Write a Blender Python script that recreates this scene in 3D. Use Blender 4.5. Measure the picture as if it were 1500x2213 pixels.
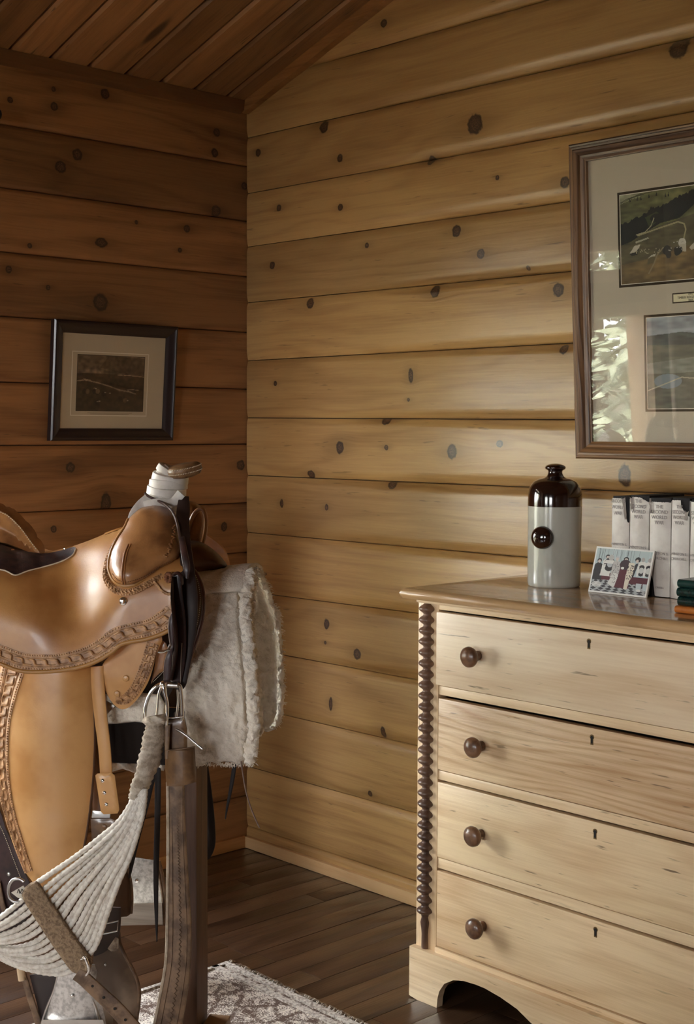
import bpy, bmesh, math, random
import numpy as np
from mathutils import Vector, Matrix, noise
from mathutils.geometry import delaunay_2d_cdt
random.seed(7)
for o in list(bpy.data.objects): bpy.data.objects.remove(o)
SC = bpy.context.scene
COL = SC.collection
# ------------------------------------------------------------------ camera
FPX, YAW, PITCH, ROLL = 2984.9, 46.3624, -3.4510, 0.2514
CP = np.array([3.48349, -2.86961, 1.37641])
def cam_axes():
    y, p, r = math.radians(YAW), math.radians(PITCH), math.radians(ROLL)
    d = np.array([-math.sin(y)*math.cos(p), math.cos(y)*math.cos(p), math.sin(p)])
    right = np.array([math.cos(y), math.sin(y), 0.0]); up = np.cross(right, d)
    return (math.cos(r)*right+math.sin(r)*up, -math.sin(r)*right+math.cos(r)*up, d)
CR, CU, CD = cam_axes()
cam = bpy.data.cameras.new('camera'); camo = bpy.data.objects.new('camera', cam); COL.objects.link(camo)
cam.sensor_fit = 'HORIZONTAL'; cam.sensor_width = 36; cam.lens = FPX/1500*36; cam.clip_start = .05; cam.clip_end = 200
camo.matrix_world = Matrix(((CR[0], CU[0], -CD[0], CP[0]), (CR[1], CU[1], -CD[1], CP[1]), (CR[2], CU[2], -CD[2], CP[2]), (0, 0, 0, 1)))
SC.camera = camo
# ------------------------------------------------------------------ world, daylight, exposure
SKY = 9.0
W = bpy.data.worlds.new('sky'); SC.world = W; W.use_nodes = True
nt = W.node_tree; bg = nt.nodes['Background']
tcw = nt.nodes.new('ShaderNodeTexCoord'); sw = nt.nodes.new('ShaderNodeSeparateXYZ'); rw = nt.nodes.new('ShaderNodeValToRGB')
nt.links.new(tcw.outputs['Generated'], sw.inputs[0]); nt.links.new(sw.outputs['Z'], rw.inputs[0])
rw.color_ramp.elements[0].position = 0.0; rw.color_ramp.elements[0].color = (.96, .97, 1.0, 1)
rw.color_ramp.elements[1].position = .9; rw.color_ramp.elements[1].color = (.80, .88, 1.0, 1)
nt.links.new(rw.outputs[0], bg.inputs['Color']); bg.inputs['Strength'].default_value = SKY
vs = SC.view_settings; vs.view_transform = 'Standard'; vs.look = 'None'; vs.gamma = 1; vs.use_curve_mapping = False
vs.exposure = 1.8
sun = bpy.data.lights.new('sun', 'SUN'); sun.energy = 20; sun.angle = .02; sun.color = (1, .95, .86)
suno = bpy.data.objects.new('sun', sun); COL.objects.link(suno); suno.rotation_euler = (math.radians(-32), math.radians(38), 0)   # from behind the house onto the trees
# window openings: (wall, a0, a1, z0, z1): left wall along y, back wall along x
WIN_L = (-2.66, -1.06, .45, 1.65)
TRA_L = (-2.42, -1.06, 1.745, 1.895)
RX, RY, EAVE, SL = 5.4, -6.0, 2.405, .333
WIN_B = [(1.0, 2.0, .8, 1.8), (2.9, 4.2, .8, 1.8)]
def portal(name, loc, rot, sx, sy):
    l = bpy.data.lights.new(name, 'AREA'); l.shape = 'RECTANGLE'; l.size = sx; l.size_y = sy
    o = bpy.data.objects.new(name, l); COL.objects.link(o); o.location = loc; o.rotation_euler = rot
    l.cycles.is_portal = True
portal('window_daylight', (-.10, (WIN_L[0]+WIN_L[1])/2, (WIN_L[2]+TRA_L[3])/2), (0, -math.pi/2, 0), TRA_L[3]-WIN_L[2], WIN_L[1]-WIN_L[0])
for w in WIN_B:
    portal('window_daylight', ((w[0]+w[1])/2, RY-.10, (w[2]+w[3])/2), (math.pi/2, 0, 0), w[1]-w[0], w[3]-w[2])
# ------------------------------------------------------------------ pixel -> place helpers
def ray(px, py): return CD + CR*(px-750)/FPX - CU*(py-1106.5)/FPX
def onY(px, py, Y=0.0): q = ray(px, py); return CP+q*((Y-CP[1])/q[1])
def onX(px, py, X=0.0): q = ray(px, py); return CP+q*((X-CP[0])/q[0])
def onZ(px, py, Z=0.0): q = ray(px, py); return CP+q*((Z-CP[2])/q[2])
RH = np.array([math.cos(math.radians(YAW)), math.sin(math.radians(YAW)), 0]); DH = np.array([-RH[1], RH[0], 0])
TH = math.radians(10)
F_ = math.cos(TH)*RH-math.sin(TH)*DH          # the way the saddle faces
N_ = -(math.sin(TH)*RH+math.cos(TH)*DH)       # its near side
O_ = CP+ray(300, 1300)*2.95
def S(px, py, w=0.0):                          # point of the saddle plane, w metres towards its near side
    q = ray(px, py); t = ((O_-CP)@N_+w)/(q@N_); return CP+q*t
WC = -.20                                      # centre plane of the saddle
# ------------------------------------------------------------------ object helpers
def link(name, me, m, parent=None):
    o = bpy.data.objects.new(name, me); COL.objects.link(o)
    if m is not None and not me.materials:
        for k in (m if isinstance(m, (list, tuple)) else [m]): me.materials.append(k)
    if parent is not None:
        o.parent = parent; o.matrix_parent_inverse = parent.matrix_basis.inverted()
    return o
def mesh(name, v, f, m, parent=None, smooth=True, ang=40):
    me = bpy.data.meshes.new(name); me.from_pydata([tuple(map(float, p)) for p in v], [], f); me.update()
    if smooth:
        me.shade_smooth()
        if ang: me.set_sharp_from_angle(angle=math.radians(ang))
    return link(name, me, m, parent)
def fromb(name, bm, m, parent=None, smooth=True, ang=40):
    bmesh.ops.recalc_face_normals(bm, faces=bm.faces)
    me = bpy.data.meshes.new(name); bm.to_mesh(me); bm.free()
    if smooth:
        me.shade_smooth()
        if ang: me.set_sharp_from_angle(angle=math.radians(ang))
    return link(name, me, m, parent)
def tag(o, label, cat, group=None):
    o['label'] = label; o['category'] = cat
    if group: o['group'] = group
    return o
def thing(name, label, cat, loc=(0, 0, 0), group=None, rot=None):
    o = bpy.data.objects.new(name, None); COL.objects.link(o); o.location = tuple(float(c) for c in loc); o.empty_display_size = .05
    if rot: o.rotation_euler = rot
    return tag(o, label, cat, group)
def struct(o): o['kind'] = 'structure'; return o
class MB:                                      # collects pieces of ONE mesh
    def __init__(s): s.v = []; s.f = []
    def add(s, v, f):
        n = len(s.v); s.v += [tuple(map(float, p)) for p in v]; s.f += [tuple(i+n for i in q) for q in f]; return s
    def box(s, x0, x1, y0, y1, z0, z1, b=0.0, M=None):
        bm = bmesh.new(); bmesh.ops.create_cube(bm, size=1)
        for q in bm.verts: q.co = Vector(((x0+x1)/2+q.co.x*(x1-x0), (y0+y1)/2+q.co.y*(y1-y0), (z0+z1)/2+q.co.z*(z1-z0)))
        if b: bmesh.ops.bevel(bm, geom=bm.edges[:], offset=b, segments=2, affect='EDGES', profile=.6)
        bm.verts.index_update()
        s.add([(M @ q.co if M else q.co) for q in bm.verts], [[q.index for q in f.verts] for f in bm.faces]); bm.free(); return s
    def prism(s, poly, axis, d0, d1):          # polygon in the two other axes, extruded along axis
        n = len(poly)
        def P(a, d): return {0: (d, a[0], a[1]), 1: (a[0], d, a[1]), 2: (a[0], a[1], d)}[axis]
        return s.add([P(a, d0) for a in poly]+[P(a, d1) for a in poly], [tuple(range(n)), tuple(range(2*n-1, n-1, -1))]+[(i, (i+1) % n, n+(i+1) % n, n+i) for i in range(n)])
    def tube(s, pts, r, sides=8, flat=None, cap=True, tw=None):
        pts = [np.array(p, float) for p in pts]; n = len(pts)
        rr = r if hasattr(r, '__len__') else [r]*n
        T = [pts[min(i+1, n-1)]-pts[max(i-1, 0)] for i in range(n)]; T = [t/(np.linalg.norm(t)+1e-12) for t in T]
        a = np.array([0, 0, 1.0]) if abs(T[0][2]) < .9 else np.array([1.0, 0, 0]); u = np.cross(T[0], a); u /= np.linalg.norm(u); V = []
        L = 0.0
        for i in range(n):
            if i: L += np.linalg.norm(pts[i]-pts[i-1])
            u = u-T[i]*(u@T[i]); u /= np.linalg.norm(u); w = np.cross(T[i], u)
            for k in range(sides):
                an = 2*math.pi*k/sides; q = rr[i]
                if tw: q = q*(1+tw[0]*math.cos(tw[1]*(an)-L*tw[2]))
                V.append(pts[i]+q*(math.cos(an)*u+math.sin(an)*w*(flat or 1)))
        Fc = [(i*sides+k, i*sides+(k+1) % sides, (i+1)*sides+(k+1) % sides, (i+1)*sides+k) for i in range(n-1) for k in range(sides)]
        if cap: Fc += [tuple(range(sides-1, -1, -1)), tuple((n-1)*sides+k for k in range(sides))]
        return s.add(V, Fc)
    def lathe(s, prof, c, axis=(0, 0, 1), sides=24, a0=0, a1=2*math.pi, up=None):   # prof: (radius, height along axis)
        ax = np.array(axis, float); ax /= np.linalg.norm(ax)
        h = np.array([0, 0, 1.0]) if abs(ax[2]) < .9 else np.array([1.0, 0, 0]); u = np.cross(ax, h); u /= np.linalg.norm(u); w = np.cross(ax, u)
        c = np.array(c, float); V = []
        for (r, z) in prof:
            for k in range(sides):
                an = a0+(a1-a0)*k/sides; V.append(c+ax*z+r*(math.cos(an)*u+math.sin(an)*w))
        n = len(prof)
        Fc = [(i*sides+k, i*sides+(k+1) % sides, (i+1)*sides+(k+1) % sides, (i+1)*sides+k) for i in range(n-1) for k in range(sides)]
        Fc += [tuple(range(sides-1, -1, -1)), tuple((n-1)*sides+k for k in range(sides))]
        return s.add(V, Fc)
    def ball(s, c, r, sc=(1, 1, 1), n=8, M=None):
        c = np.array(c, float); V = []; Fc = []
        for i in range(n+1):
            th = math.pi*i/n
            for k in range(n*2):
                ph = math.pi*k/n; q = Vector((math.sin(th)*math.cos(ph)*sc[0]*r, math.sin(th)*math.sin(ph)*sc[1]*r, math.cos(th)*sc[2]*r))
                if M: q = M @ q
                V.append(c+np.array(q))
        m = n*2
        for i in range(n):
            for k in range(m): Fc.append((i*m+k, (i+1)*m+k, (i+1)*m+(k+1) % m, i*m+(k+1) % m))
        return s.add(V, Fc)
    def build(s, name, m, parent=None, smooth=True, ang=40):
        bm = bmesh.new(); vs_ = [bm.verts.new(p) for p in s.v]
        for f in s.f:
            try: bm.faces.new([vs_[i] for i in f])
            except ValueError: pass
        bmesh.ops.remove_doubles(bm, verts=bm.verts, dist=1e-6)
        return fromb(name, bm, m, parent, smooth, ang)
def catmull(P, n=6, closed=False):
    P = [np.array(p, float) for p in P]; out = []; m = len(P)
    for i in range(m if closed else m-1):
        if closed: a, b, c, d = P[(i-1) % m], P[i], P[(i+1) % m], P[(i+2) % m]
        else: b, c = P[i], P[i+1]; a = P[i-1] if i else 2*b-c; d = P[i+2] if i+2 < m else 2*c-b
        for k in range(n):
            t = k/n; out.append(.5*((2*b)+(-a+c)*t+(2*a-5*b+4*c-d)*t*t+(-a+3*b-3*c+d)*t**3))
    if not closed: out.append(P[-1])
    return out
# ------------------------------------------------------------------ materials
def newmat(name):
    m = bpy.data.materials.new(name); m.use_nodes = True; nt = m.node_tree; b = nt.nodes['Principled BSDF']; return m, nt, b
def ND(nt, t, **k):
    n = nt.nodes.new('ShaderNode'+t)
    for a, v in k.items(): setattr(n, a, v)
    return n
def SETC(nt, dst, v):
    if hasattr(v, 'is_output') or isinstance(v, bpy.types.NodeSocket): nt.links.new(v, dst)
    else:
        if isinstance(v, (tuple, list)) and len(v) == 3 and dst.type == 'RGBA': v = (*v, 1)
        dst.default_value = v
def MATH(nt, op, a, b=None, c=None, clamp=False):
    n = ND(nt, 'Math', operation=op); n.use_clamp = clamp
    for i, v in enumerate((a, b, c)):
        if v is not None: SETC(nt, n.inputs[i], v)
    return n.outputs[0]
def MIX(nt, f, a, b, mode='MIX'):
    n = ND(nt, 'Mix', data_type='RGBA', blend_type=mode)
    SETC(nt, n.inputs[0], f); SETC(nt, n.inputs[6], a); SETC(nt, n.inputs[7], b); return n.outputs[2]
def NOISE(nt, vec, scale, detail=3, rough=.55, dist=0):
    n = ND(nt, 'TexNoise'); SETC(nt, n.inputs['Vector'], vec); n.inputs['Scale'].default_value = scale
    n.inputs['Detail'].default_value = detail; n.inputs['Roughness'].default_value = rough; n.inputs['Distortion'].default_value = dist; return n.outputs['Fac']
def SMOOTH(nt, v, a, b):
    n = ND(nt, 'MapRange', interpolation_type='SMOOTHSTEP'); SETC(nt, n.inputs[0], v); n.inputs[1].default_value = a; n.inputs[2].default_value = b; return n.outputs[0]
def BUMP(nt, b, h, dist, st=1.0):
    n = ND(nt, 'Bump'); n.inputs['Strength'].default_value = st; n.inputs['Distance'].default_value = dist; nt.links.new(h, n.inputs['Height']); nt.links.new(n.outputs[0], b.inputs['Normal'])
def srgb(r, g, b):
    f = lambda c: (c/255/12.92) if c/255 <= .04045 else ((c/255+.055)/1.055)**2.4
    return (f(r), f(g), f(b))
def knot_group():
    g = bpy.data.node_groups.new('knot', 'ShaderNodeTree')
    for nm, ty in (('P', 'Vector'), ('K', 'Vector'), ('R', 'Float'), ('E', 'Float')): g.interface.new_socket(nm, in_out='INPUT', socket_type='NodeSocket'+ty)
    for nm in ('mask', 'halo', 'warp', 'core'): g.interface.new_socket(nm, in_out='OUTPUT', socket_type='NodeSocketFloat')
    i = g.nodes.new('NodeGroupInput'); o = g.nodes.new('NodeGroupOutput')
    d = ND(g, 'VectorMath', operation='SUBTRACT'); g.links.new(i.outputs[0], d.inputs[0]); g.links.new(i.outputs[1], d.inputs[1])
    s = ND(g, 'SeparateXYZ'); g.links.new(d.outputs[0], s.inputs[0])
    dy = MATH(g, 'DIVIDE', s.outputs[1], i.outputs[3])
    L = MATH(g, 'SQRT', MATH(g, 'ADD', MATH(g, 'MULTIPLY', s.outputs[0], s.outputs[0]), MATH(g, 'MULTIPLY', dy, dy)))
    q = MATH(g, 'DIVIDE', L, i.outputs[2])
    nz = NOISE(g, i.outputs[0], 90, 2)
    q2 = MATH(g, 'ADD', q, MATH(g, 'MULTIPLY', MATH(g, 'SUBTRACT', nz, .5), .5))
    g.links.new(SMOOTH(g, q2, 1.08, .8), o.inputs[0])
    g.links.new(SMOOTH(g, q2, .85, .35), o.inputs[3])
    lx = MATH(g, 'MULTIPLY', s.outputs[0], .42)
    L3 = MATH(g, 'DIVIDE', MATH(g, 'SQRT', MATH(g, 'ADD', MATH(g, 'MULTIPLY', lx, lx), MATH(g, 'MULTIPLY', dy, dy))), i.outputs[2])
    h = MATH(g, 'EXPONENT', MATH(g, 'MULTIPLY', MATH(g, 'MULTIPLY', L3, L3), -.55)); g.links.new(h, o.inputs[1])
    wv = MATH(g, 'MULTIPLY', MATH(g, 'MULTIPLY', s.outputs[1], -.8), h); g.links.new(wv, o.inputs[2])
    return g
KG = knot_group()
def wood(name, light, dark, axis=(0, 2, 1), knots=(), seed=0.0, rough=.42, coat=.25, coatr=.25, fleck=.5, ring=90, contrast=1.0, knotcol=(.035, .018, .010), bump=.0006, perobj=False, lowamp=16, vr=.4, spots=False):
    m, nt, b = newmat(name)
    tc = ND(nt, 'TexCoord'); sp = ND(nt, 'SeparateXYZ'); nt.links.new(tc.outputs['Object'], sp.inputs[0])
    al, ac, th = (sp.outputs[i] for i in axis)
    if perobj:
        oi = ND(nt, 'ObjectInfo'); off = MATH(nt, 'MULTIPLY', oi.outputs['Random'], 37.0); th = MATH(nt, 'ADD', th, off)
    pv = ND(nt, 'CombineXYZ'); nt.links.new(al, pv.inputs[0]); nt.links.new(ac, pv.inputs[1]); P = pv.outputs[0]
    mask = halo = core = None; acw = ac
    for (ka, kc, kr, ke) in knots:
        g = ND(nt, 'Group'); g.node_tree = KG; nt.links.new(P, g.inputs[0]); g.inputs[1].default_value = (ka, kc, 0); g.inputs[2].default_value = kr; g.inputs[3].default_value = ke
        mask = g.outputs[0] if mask is None else MATH(nt, 'MAXIMUM', mask, g.outputs[0])
        halo = g.outputs[1] if halo is None else MATH(nt, 'MAXIMUM', halo, g.outputs[1])
        core = g.outputs[3] if core is None else MATH(nt, 'MAXIMUM', core, g.outputs[3])
        acw = MATH(nt, 'ADD', acw, g.outputs[2])
    def V(sa, sc_, st=1.0, o=0.0):
        c = ND(nt, 'CombineXYZ'); nt.links.new(MATH(nt, 'MULTIPLY', al, sa), c.inputs[0]); nt.links.new(MATH(nt, 'MULTIPLY', acw, sc_), c.inputs[1])
        nt.links.new(MATH(nt, 'MULTIPLY_ADD', th, st, seed*3.7+o), c.inputs[2]); return c.outputs[0]
    low = NOISE(nt, V(1.1, 6, 1), 1, 2, .5)
    ph = MATH(nt, 'ADD', MATH(nt, 'MULTIPLY', acw, ring*1.0), MATH(nt, 'MULTIPLY', low, lowamp*2.2))
    ph = MATH(nt, 'ADD', ph, MATH(nt, 'MULTIPLY', NOISE(nt, V(5, 40, 1, 5), 1, 2), 1.2))
    rg = MATH(nt, 'MULTIPLY_ADD', MATH(nt, 'SINE', ph), .5, .5); rg = MATH(nt, 'POWER', rg, 2.5)
    fine = NOISE(nt, V(5, 170, 5, 9), 1, 4, .65)
    mot = NOISE(nt, V(1.6, 9, 1, 20), 1, 3, .5)
    big = NOISE(nt, V(.6, 2.2, .5, 31), 1, 1, .5)
    f = MATH(nt, 'ADD', MATH(nt, 'MULTIPLY', rg, .34*contrast), MATH(nt, 'MULTIPLY', MATH(nt, 'SUBTRACT', fine, .5), 1.15*contrast))
    f = MATH(nt, 'ADD', f, MATH(nt, 'MULTIPLY', SMOOTH(nt, mot, .35, .75), .55*contrast)); f = MATH(nt, 'ADD', f, MATH(nt, 'MULTIPLY', MATH(nt, 'SUBTRACT', big, .45), .9*contrast))
    f = MATH(nt, 'ADD', f, 0.0, clamp=True)
    c = MIX(nt, f, light, dark)
    if fleck:
        fl = SMOOTH(nt, NOISE(nt, V(11, 120, 1, 50), 1, 2), .66, .74); fl = MATH(nt, 'MULTIPLY', fl, SMOOTH(nt, mot, .38, .55))
        c = MIX(nt, MATH(nt, 'MULTIPLY', fl, fleck), c, tuple(q*.35 for q in dark))
    if spots:
        vo = ND(nt, 'TexVoronoi'); nt.links.new(V(1.5, 7.0, 1, 70), vo.inputs['Vector']); vo.inputs['Scale'].default_value = 1
        sp_ = SMOOTH(nt, MATH(nt, 'ADD', vo.outputs['Distance'], MATH(nt, 'MULTIPLY', fine, .05)), .17, .08); c = MIX(nt, MATH(nt, 'MULTIPLY', sp_, .85), c, knotcol)
    if perobj:
        hs = ND(nt, 'HueSaturation'); nt.links.new(c, hs.inputs['Color']); hs.inputs['Saturation'].default_value = 1
        nt.links.new(MATH(nt, 'MULTIPLY_ADD', oi.outputs['Random'], vr, 1-vr/2), hs.inputs['Value']); c = hs.outputs[0]
    if mask is not None:
        c = MIX(nt, MATH(nt, 'MULTIPLY', halo, .45), c, tuple(q*.55 for q in dark))
        c = MIX(nt, MATH(nt, 'MULTIPLY', mask, .96), c, MIX(nt, MATH(nt, 'MULTIPLY', core, SMOOTH(nt, NOISE(nt, P, 260, 3), .35, .65)), knotcol, tuple(min(1, q*4.5) for q in knotcol)))
    SETC(nt, b.inputs['Base Color'], c)
    SETC(nt, b.inputs['Roughness'], MATH(nt, 'MULTIPLY_ADD', fine, .15, rough-.07))
    b.inputs['Coat Weight'].default_value = coat; b.inputs['Coat Roughness'].default_value = coatr
    BUMP(nt, b, MATH(nt, 'ADD', fine, MATH(nt, 'MULTIPLY', rg, .6)), bump)
    return m
def plain(name, col, rough=.5, metal=0.0, coat=0, nz=None, bump=None, spec=.5, sheen=0, dark=None, lo=.4, hi=.65):
    m, nt, b = newmat(name); b.inputs['Roughness'].default_value = rough; b.inputs['Metallic'].default_value = metal
    b.inputs['Coat Weight'].default_value = coat; b.inputs['Coat Roughness'].default_value = .12; b.inputs['Specular IOR Level'].default_value = spec
    if sheen: b.inputs['Sheen Weight'].default_value = sheen
    tc = ND(nt, 'TexCoord')
    if nz:
        n = NOISE(nt, tc.outputs['Object'], nz, 4, .6); SETC(nt, b.inputs['Base Color'], MIX(nt, SMOOTH(nt, n, lo, hi), col, dark or tuple(c*.7 for c in col)))
    else: b.inputs['Base Color'].default_value = (*col, 1)
    if bump: BUMP(nt, b, NOISE(nt, tc.outputs['Object'], bump[0], 4, .6), bump[1])
    return m
def glass(name, tint=(1, 1, 1)):
    m, nt, b = newmat(name); nt.nodes.remove(b)
    t = ND(nt, 'BsdfTransparent'); t.inputs[0].default_value = (*tint, 1); g = ND(nt, 'BsdfGlossy'); g.inputs['Roughness'].default_value = 0.0
    fr = ND(nt, 'Fresnel'); fr.inputs[0].default_value = 1.52; mx = ND(nt, 'MixShader')
    ge = ND(nt, 'NewGeometry'); nt.links.new(MATH(nt, 'MULTIPLY', fr.outputs[0], MATH(nt, 'SUBTRACT', 1.0, ge.outputs['Backfacing'])), mx.inputs[0]); nt.links.new(t.outputs[0], mx.inputs[1]); nt.links.new(g.outputs[0], mx.inputs[2]); nt.links.new(mx.outputs[0], nt.nodes['Material Output'].inputs[0])
    return m
def vcol(name, rough=.5, coat=0):
    m, nt, b = newmat(name); a = ND(nt, 'VertexColor'); a.layer_name = 'Col'; nt.links.new(a.outputs[0], b.inputs['Base Color']); b.inputs['Roughness'].default_value = rough; b.inputs['Coat Weight'].default_value = coat; return m
CEDL, CEDD = srgb(194, 156, 100), srgb(156, 116, 68)
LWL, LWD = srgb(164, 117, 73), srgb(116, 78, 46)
M_ceil = wood('ceiling_cedar', srgb(162, 118, 76), srgb(98, 66, 40), axis=(0, 1, 2), perobj=True, seed=3, rough=.45, fleck=.8, knots=[], contrast=.7, vr=.5, spots=True)
M_back = plain('dark_gap', (.03, .018, .01), .9)
M_floor = wood('floor_oak', srgb(80, 56, 38), srgb(40, 26, 17), axis=(1, 0, 2), perobj=True, seed=8, rough=.30, coat=.4, coatr=.12, ring=60, contrast=1.0, lowamp=12, vr=.35)
M_base = wood('baseboard_pine', srgb(222, 184, 134), srgb(196, 150, 98), axis=(0, 2, 1), seed=5, fleck=.2, contrast=.6)
M_pine = wood('dresser_pine', srgb(238, 212, 172), srgb(190, 150, 104), axis=(0, 2, 1), seed=11, rough=.42, coat=.15, ring=110, contrast=.75, fleck=.7, lowamp=10)
M_pinev = wood('dresser_pine_upright', srgb(236, 208, 168), srgb(186, 146, 100), axis=(2, 0, 1), seed=12, rough=.42, ring=110, contrast=.7, fleck=.5)
M_top = wood('dresser_top_pine', srgb(196, 160, 116), srgb(140, 104, 66), axis=(0, 1, 2), seed=13, rough=.22, coat=.6, coatr=.08, ring=70, contrast=.8)
M_turn = wood('turned_walnut', srgb(128, 98, 78), srgb(74, 52, 40), axis=(2, 0, 1), seed=14, rough=.35, coat=.3, contrast=1)
M_knob = plain('knob_wood', srgb(132, 96, 70), .34, coat=.3, nz=40, dark=srgb(92, 64, 46))
M_dark = plain('hollow_shade', (.01, .008, .006), .8)  # near-black colour standing in for the shade inside holes and carcass
M_leather = plain('tan_leather', srgb(192, 140, 82), .36, coat=.15, nz=6, dark=srgb(158, 104, 54), bump=(300, .0002), lo=.35, hi=.7)
M_leather_f = plain('fender_leather', srgb(208, 158, 100), .36, coat=.15, nz=5, dark=srgb(184, 130, 72), bump=(260, .0002))
M_swell = plain('swell_leather', srgb(164, 114, 68), .33, coat=.3, nz=8, dark=srgb(112, 72, 40), bump=(220, .0004))
M_tool = plain('tooled_leather', srgb(196, 150, 104), .45, nz=60, dark=srgb(140, 98, 60), bump=(420, .0004))
M_edge = plain('leather_edge', srgb(166, 118, 60), .4)
M_seat = plain('seat_suede', srgb(66, 40, 34), .6, spec=.3, nz=40, dark=srgb(42, 25, 22), bump=(350, .0006))
M_dkl = plain('dark_latigo', srgb(62, 38, 35), .4, coat=.1, spec=.4, nz=20, dark=srgb(40, 24, 22))
M_blk = plain('black_strap', srgb(32, 25, 24), .5, spec=.35)
M_brn = plain('weathered_strap', srgb(132, 104, 78), .5, nz=25, dark=srgb(88, 66, 48), bump=(160, .0008))
M_bronze = plain('bronze_leather', srgb(126, 94, 62), .32, coat=.3, nz=20, dark=srgb(92, 66, 44))
M_steel = plain('steel', (.52, .5, .47), .28, 1.0)
M_nick = plain('nickel_bright', (.8, .79, .77), .15, 1.0)
M_galv = plain('mottled_tin', (.66, .64, .61), .38, .8, nz=90, dark=(.40, .38, .36), bump=(70, .0012), lo=.40, hi=.66)
M_wrap = plain('wrap_mulehide', srgb(222, 216, 208), .55, nz=14, dark=srgb(196, 188, 178))
M_hcap = plain('horn_cap_leather', srgb(134, 100, 66), .4, nz=40, dark=srgb(84, 58, 36), bump=(200, .0005))
M_thr = plain('stitch_thread', srgb(226, 212, 186), .7)
M_cord = plain('cotton_cord', srgb(238, 232, 220), .85, nz=90, dark=srgb(212, 202, 188), bump=(600, .0008))
M_cordw = plain('cord_wrap', srgb(212, 200, 182), .9, nz=60, dark=srgb(172, 156, 136), bump=(500, .0015))
M_band = plain('woven_band', srgb(156, 132, 104), .9, nz=150, dark=srgb(118, 96, 74), bump=(400, .0015))
M_fleece = plain('sheepskin', srgb(240, 230, 214), .95, nz=26, dark=srgb(218, 204, 184), bump=(150, .004), sheen=.4, lo=.45, hi=.75)
M_post = wood('stand_oak', srgb(92, 62, 40), srgb(52, 33, 21), axis=(2, 0, 1), seed=22, rough=.6, coat=0)
M_worn = wood('worn_tread', srgb(206, 196, 180), srgb(150, 134, 114), axis=(0, 2, 1), seed=23, rough=.6)
# ------------------------------------------------------------------ the room
def ceilz(x): return EAVE+SL*x if x <= RX/2 else EAVE+SL*(RX-x)
seams_px = [((633,155),(1167,0)), ((533,300),(1500,77)), ((533,420),(1500,237)), ((533,535),(1250,430)), ((535,655),(1258,582)), ((536,780),(1260,738)), ((537,903),(1265,909)), ((537,1027),(1250,1058)), ((535,1150),(1270,1218)), ((605,1287),(900,1325)), ((612,1415),(900,1470)), ((680,1560),(900,1613)), ((536,1655),(899,1759)), ((535,1783),(899,1906))]
seams = []
for (a, b) in seams_px:
    p, q = onY(*a), onY(*b); k = (q[2]-p[2])/(q[0]-p[0]); z0 = p[2]-k*p[0]
    seams.append((z0, k*.8))
def seamz(i, x):
    if i < 0: return seams[0][0]+.183*(-i)
    z0, k = seams[i]; return z0+k*min(x, 1.7)
knots_r = [(1032,270,20,1),(705,275,14,1),(740,343,9,1),(563,331,9,1),(933,347,10,1),(1472,103,20,1),(1080,385,5,1),(1226,395,11,1),(608,450,8,1),(741,449,8,1),(992,500,12,1),(798,531,6,1),(1044,549,10,1),(594,574,9,1),(675,656,12,1),(945,630,13,1),(1212,627,13,1),(1222,755,10,1),(893,812,7,2.2),(600,829,6,1),(888,864,4,1),(740,967,12,1.2),(840,967,6,1),(982,976,13,1.2),(1085,959,9,.8),(837,908,13,.8),(676,1025,12,.8),(850,1047,13,.8),(614,1088,6,1.7),(711,1096,6,1.2),(1355,1028,14,1.5),(711,1348,9,1.3),(708,1388,4,1),(777,1413,12,1),(720,1520,6,2.6),(832,1582,8,1.6),(805,1714,7,1),(651,1830,9,1),(1145,580,5,1),(580,1240,3,1)]
knots_l = [(223,204,10,1),(113,231,8,1),(112,194,5,1),(18,217,6,1),(464,287,9,1),(460,331,9,1),(127,362,12,1),(163,335,11,1),(524,403,8,1),(463,457,12,1),(400,495,8,1),(291,481,4,1),(215,525,14,.7),(60,532,5,1),(385,541,5,1),(15,583,7,1),(213,654,17,1),(100,622,5,1),(148,1010,10,1),(516,1005,11,1),(225,1090,12,2),(112,1143,7,1),(480,1138,8,1.3)]
KR = [(onY(x, y)[0], onY(x, y)[2], r*.00142, e) for x, y, r, e in knots_r]
KL = [(onX(x, y)[1], onX(x, y)[2], r*.00158, e) for x, y, r, e in knots_l]
def jig(c, s): r = random.uniform(-s, s); return tuple(max(0.01, q*(1+r)) for q in c)
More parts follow.
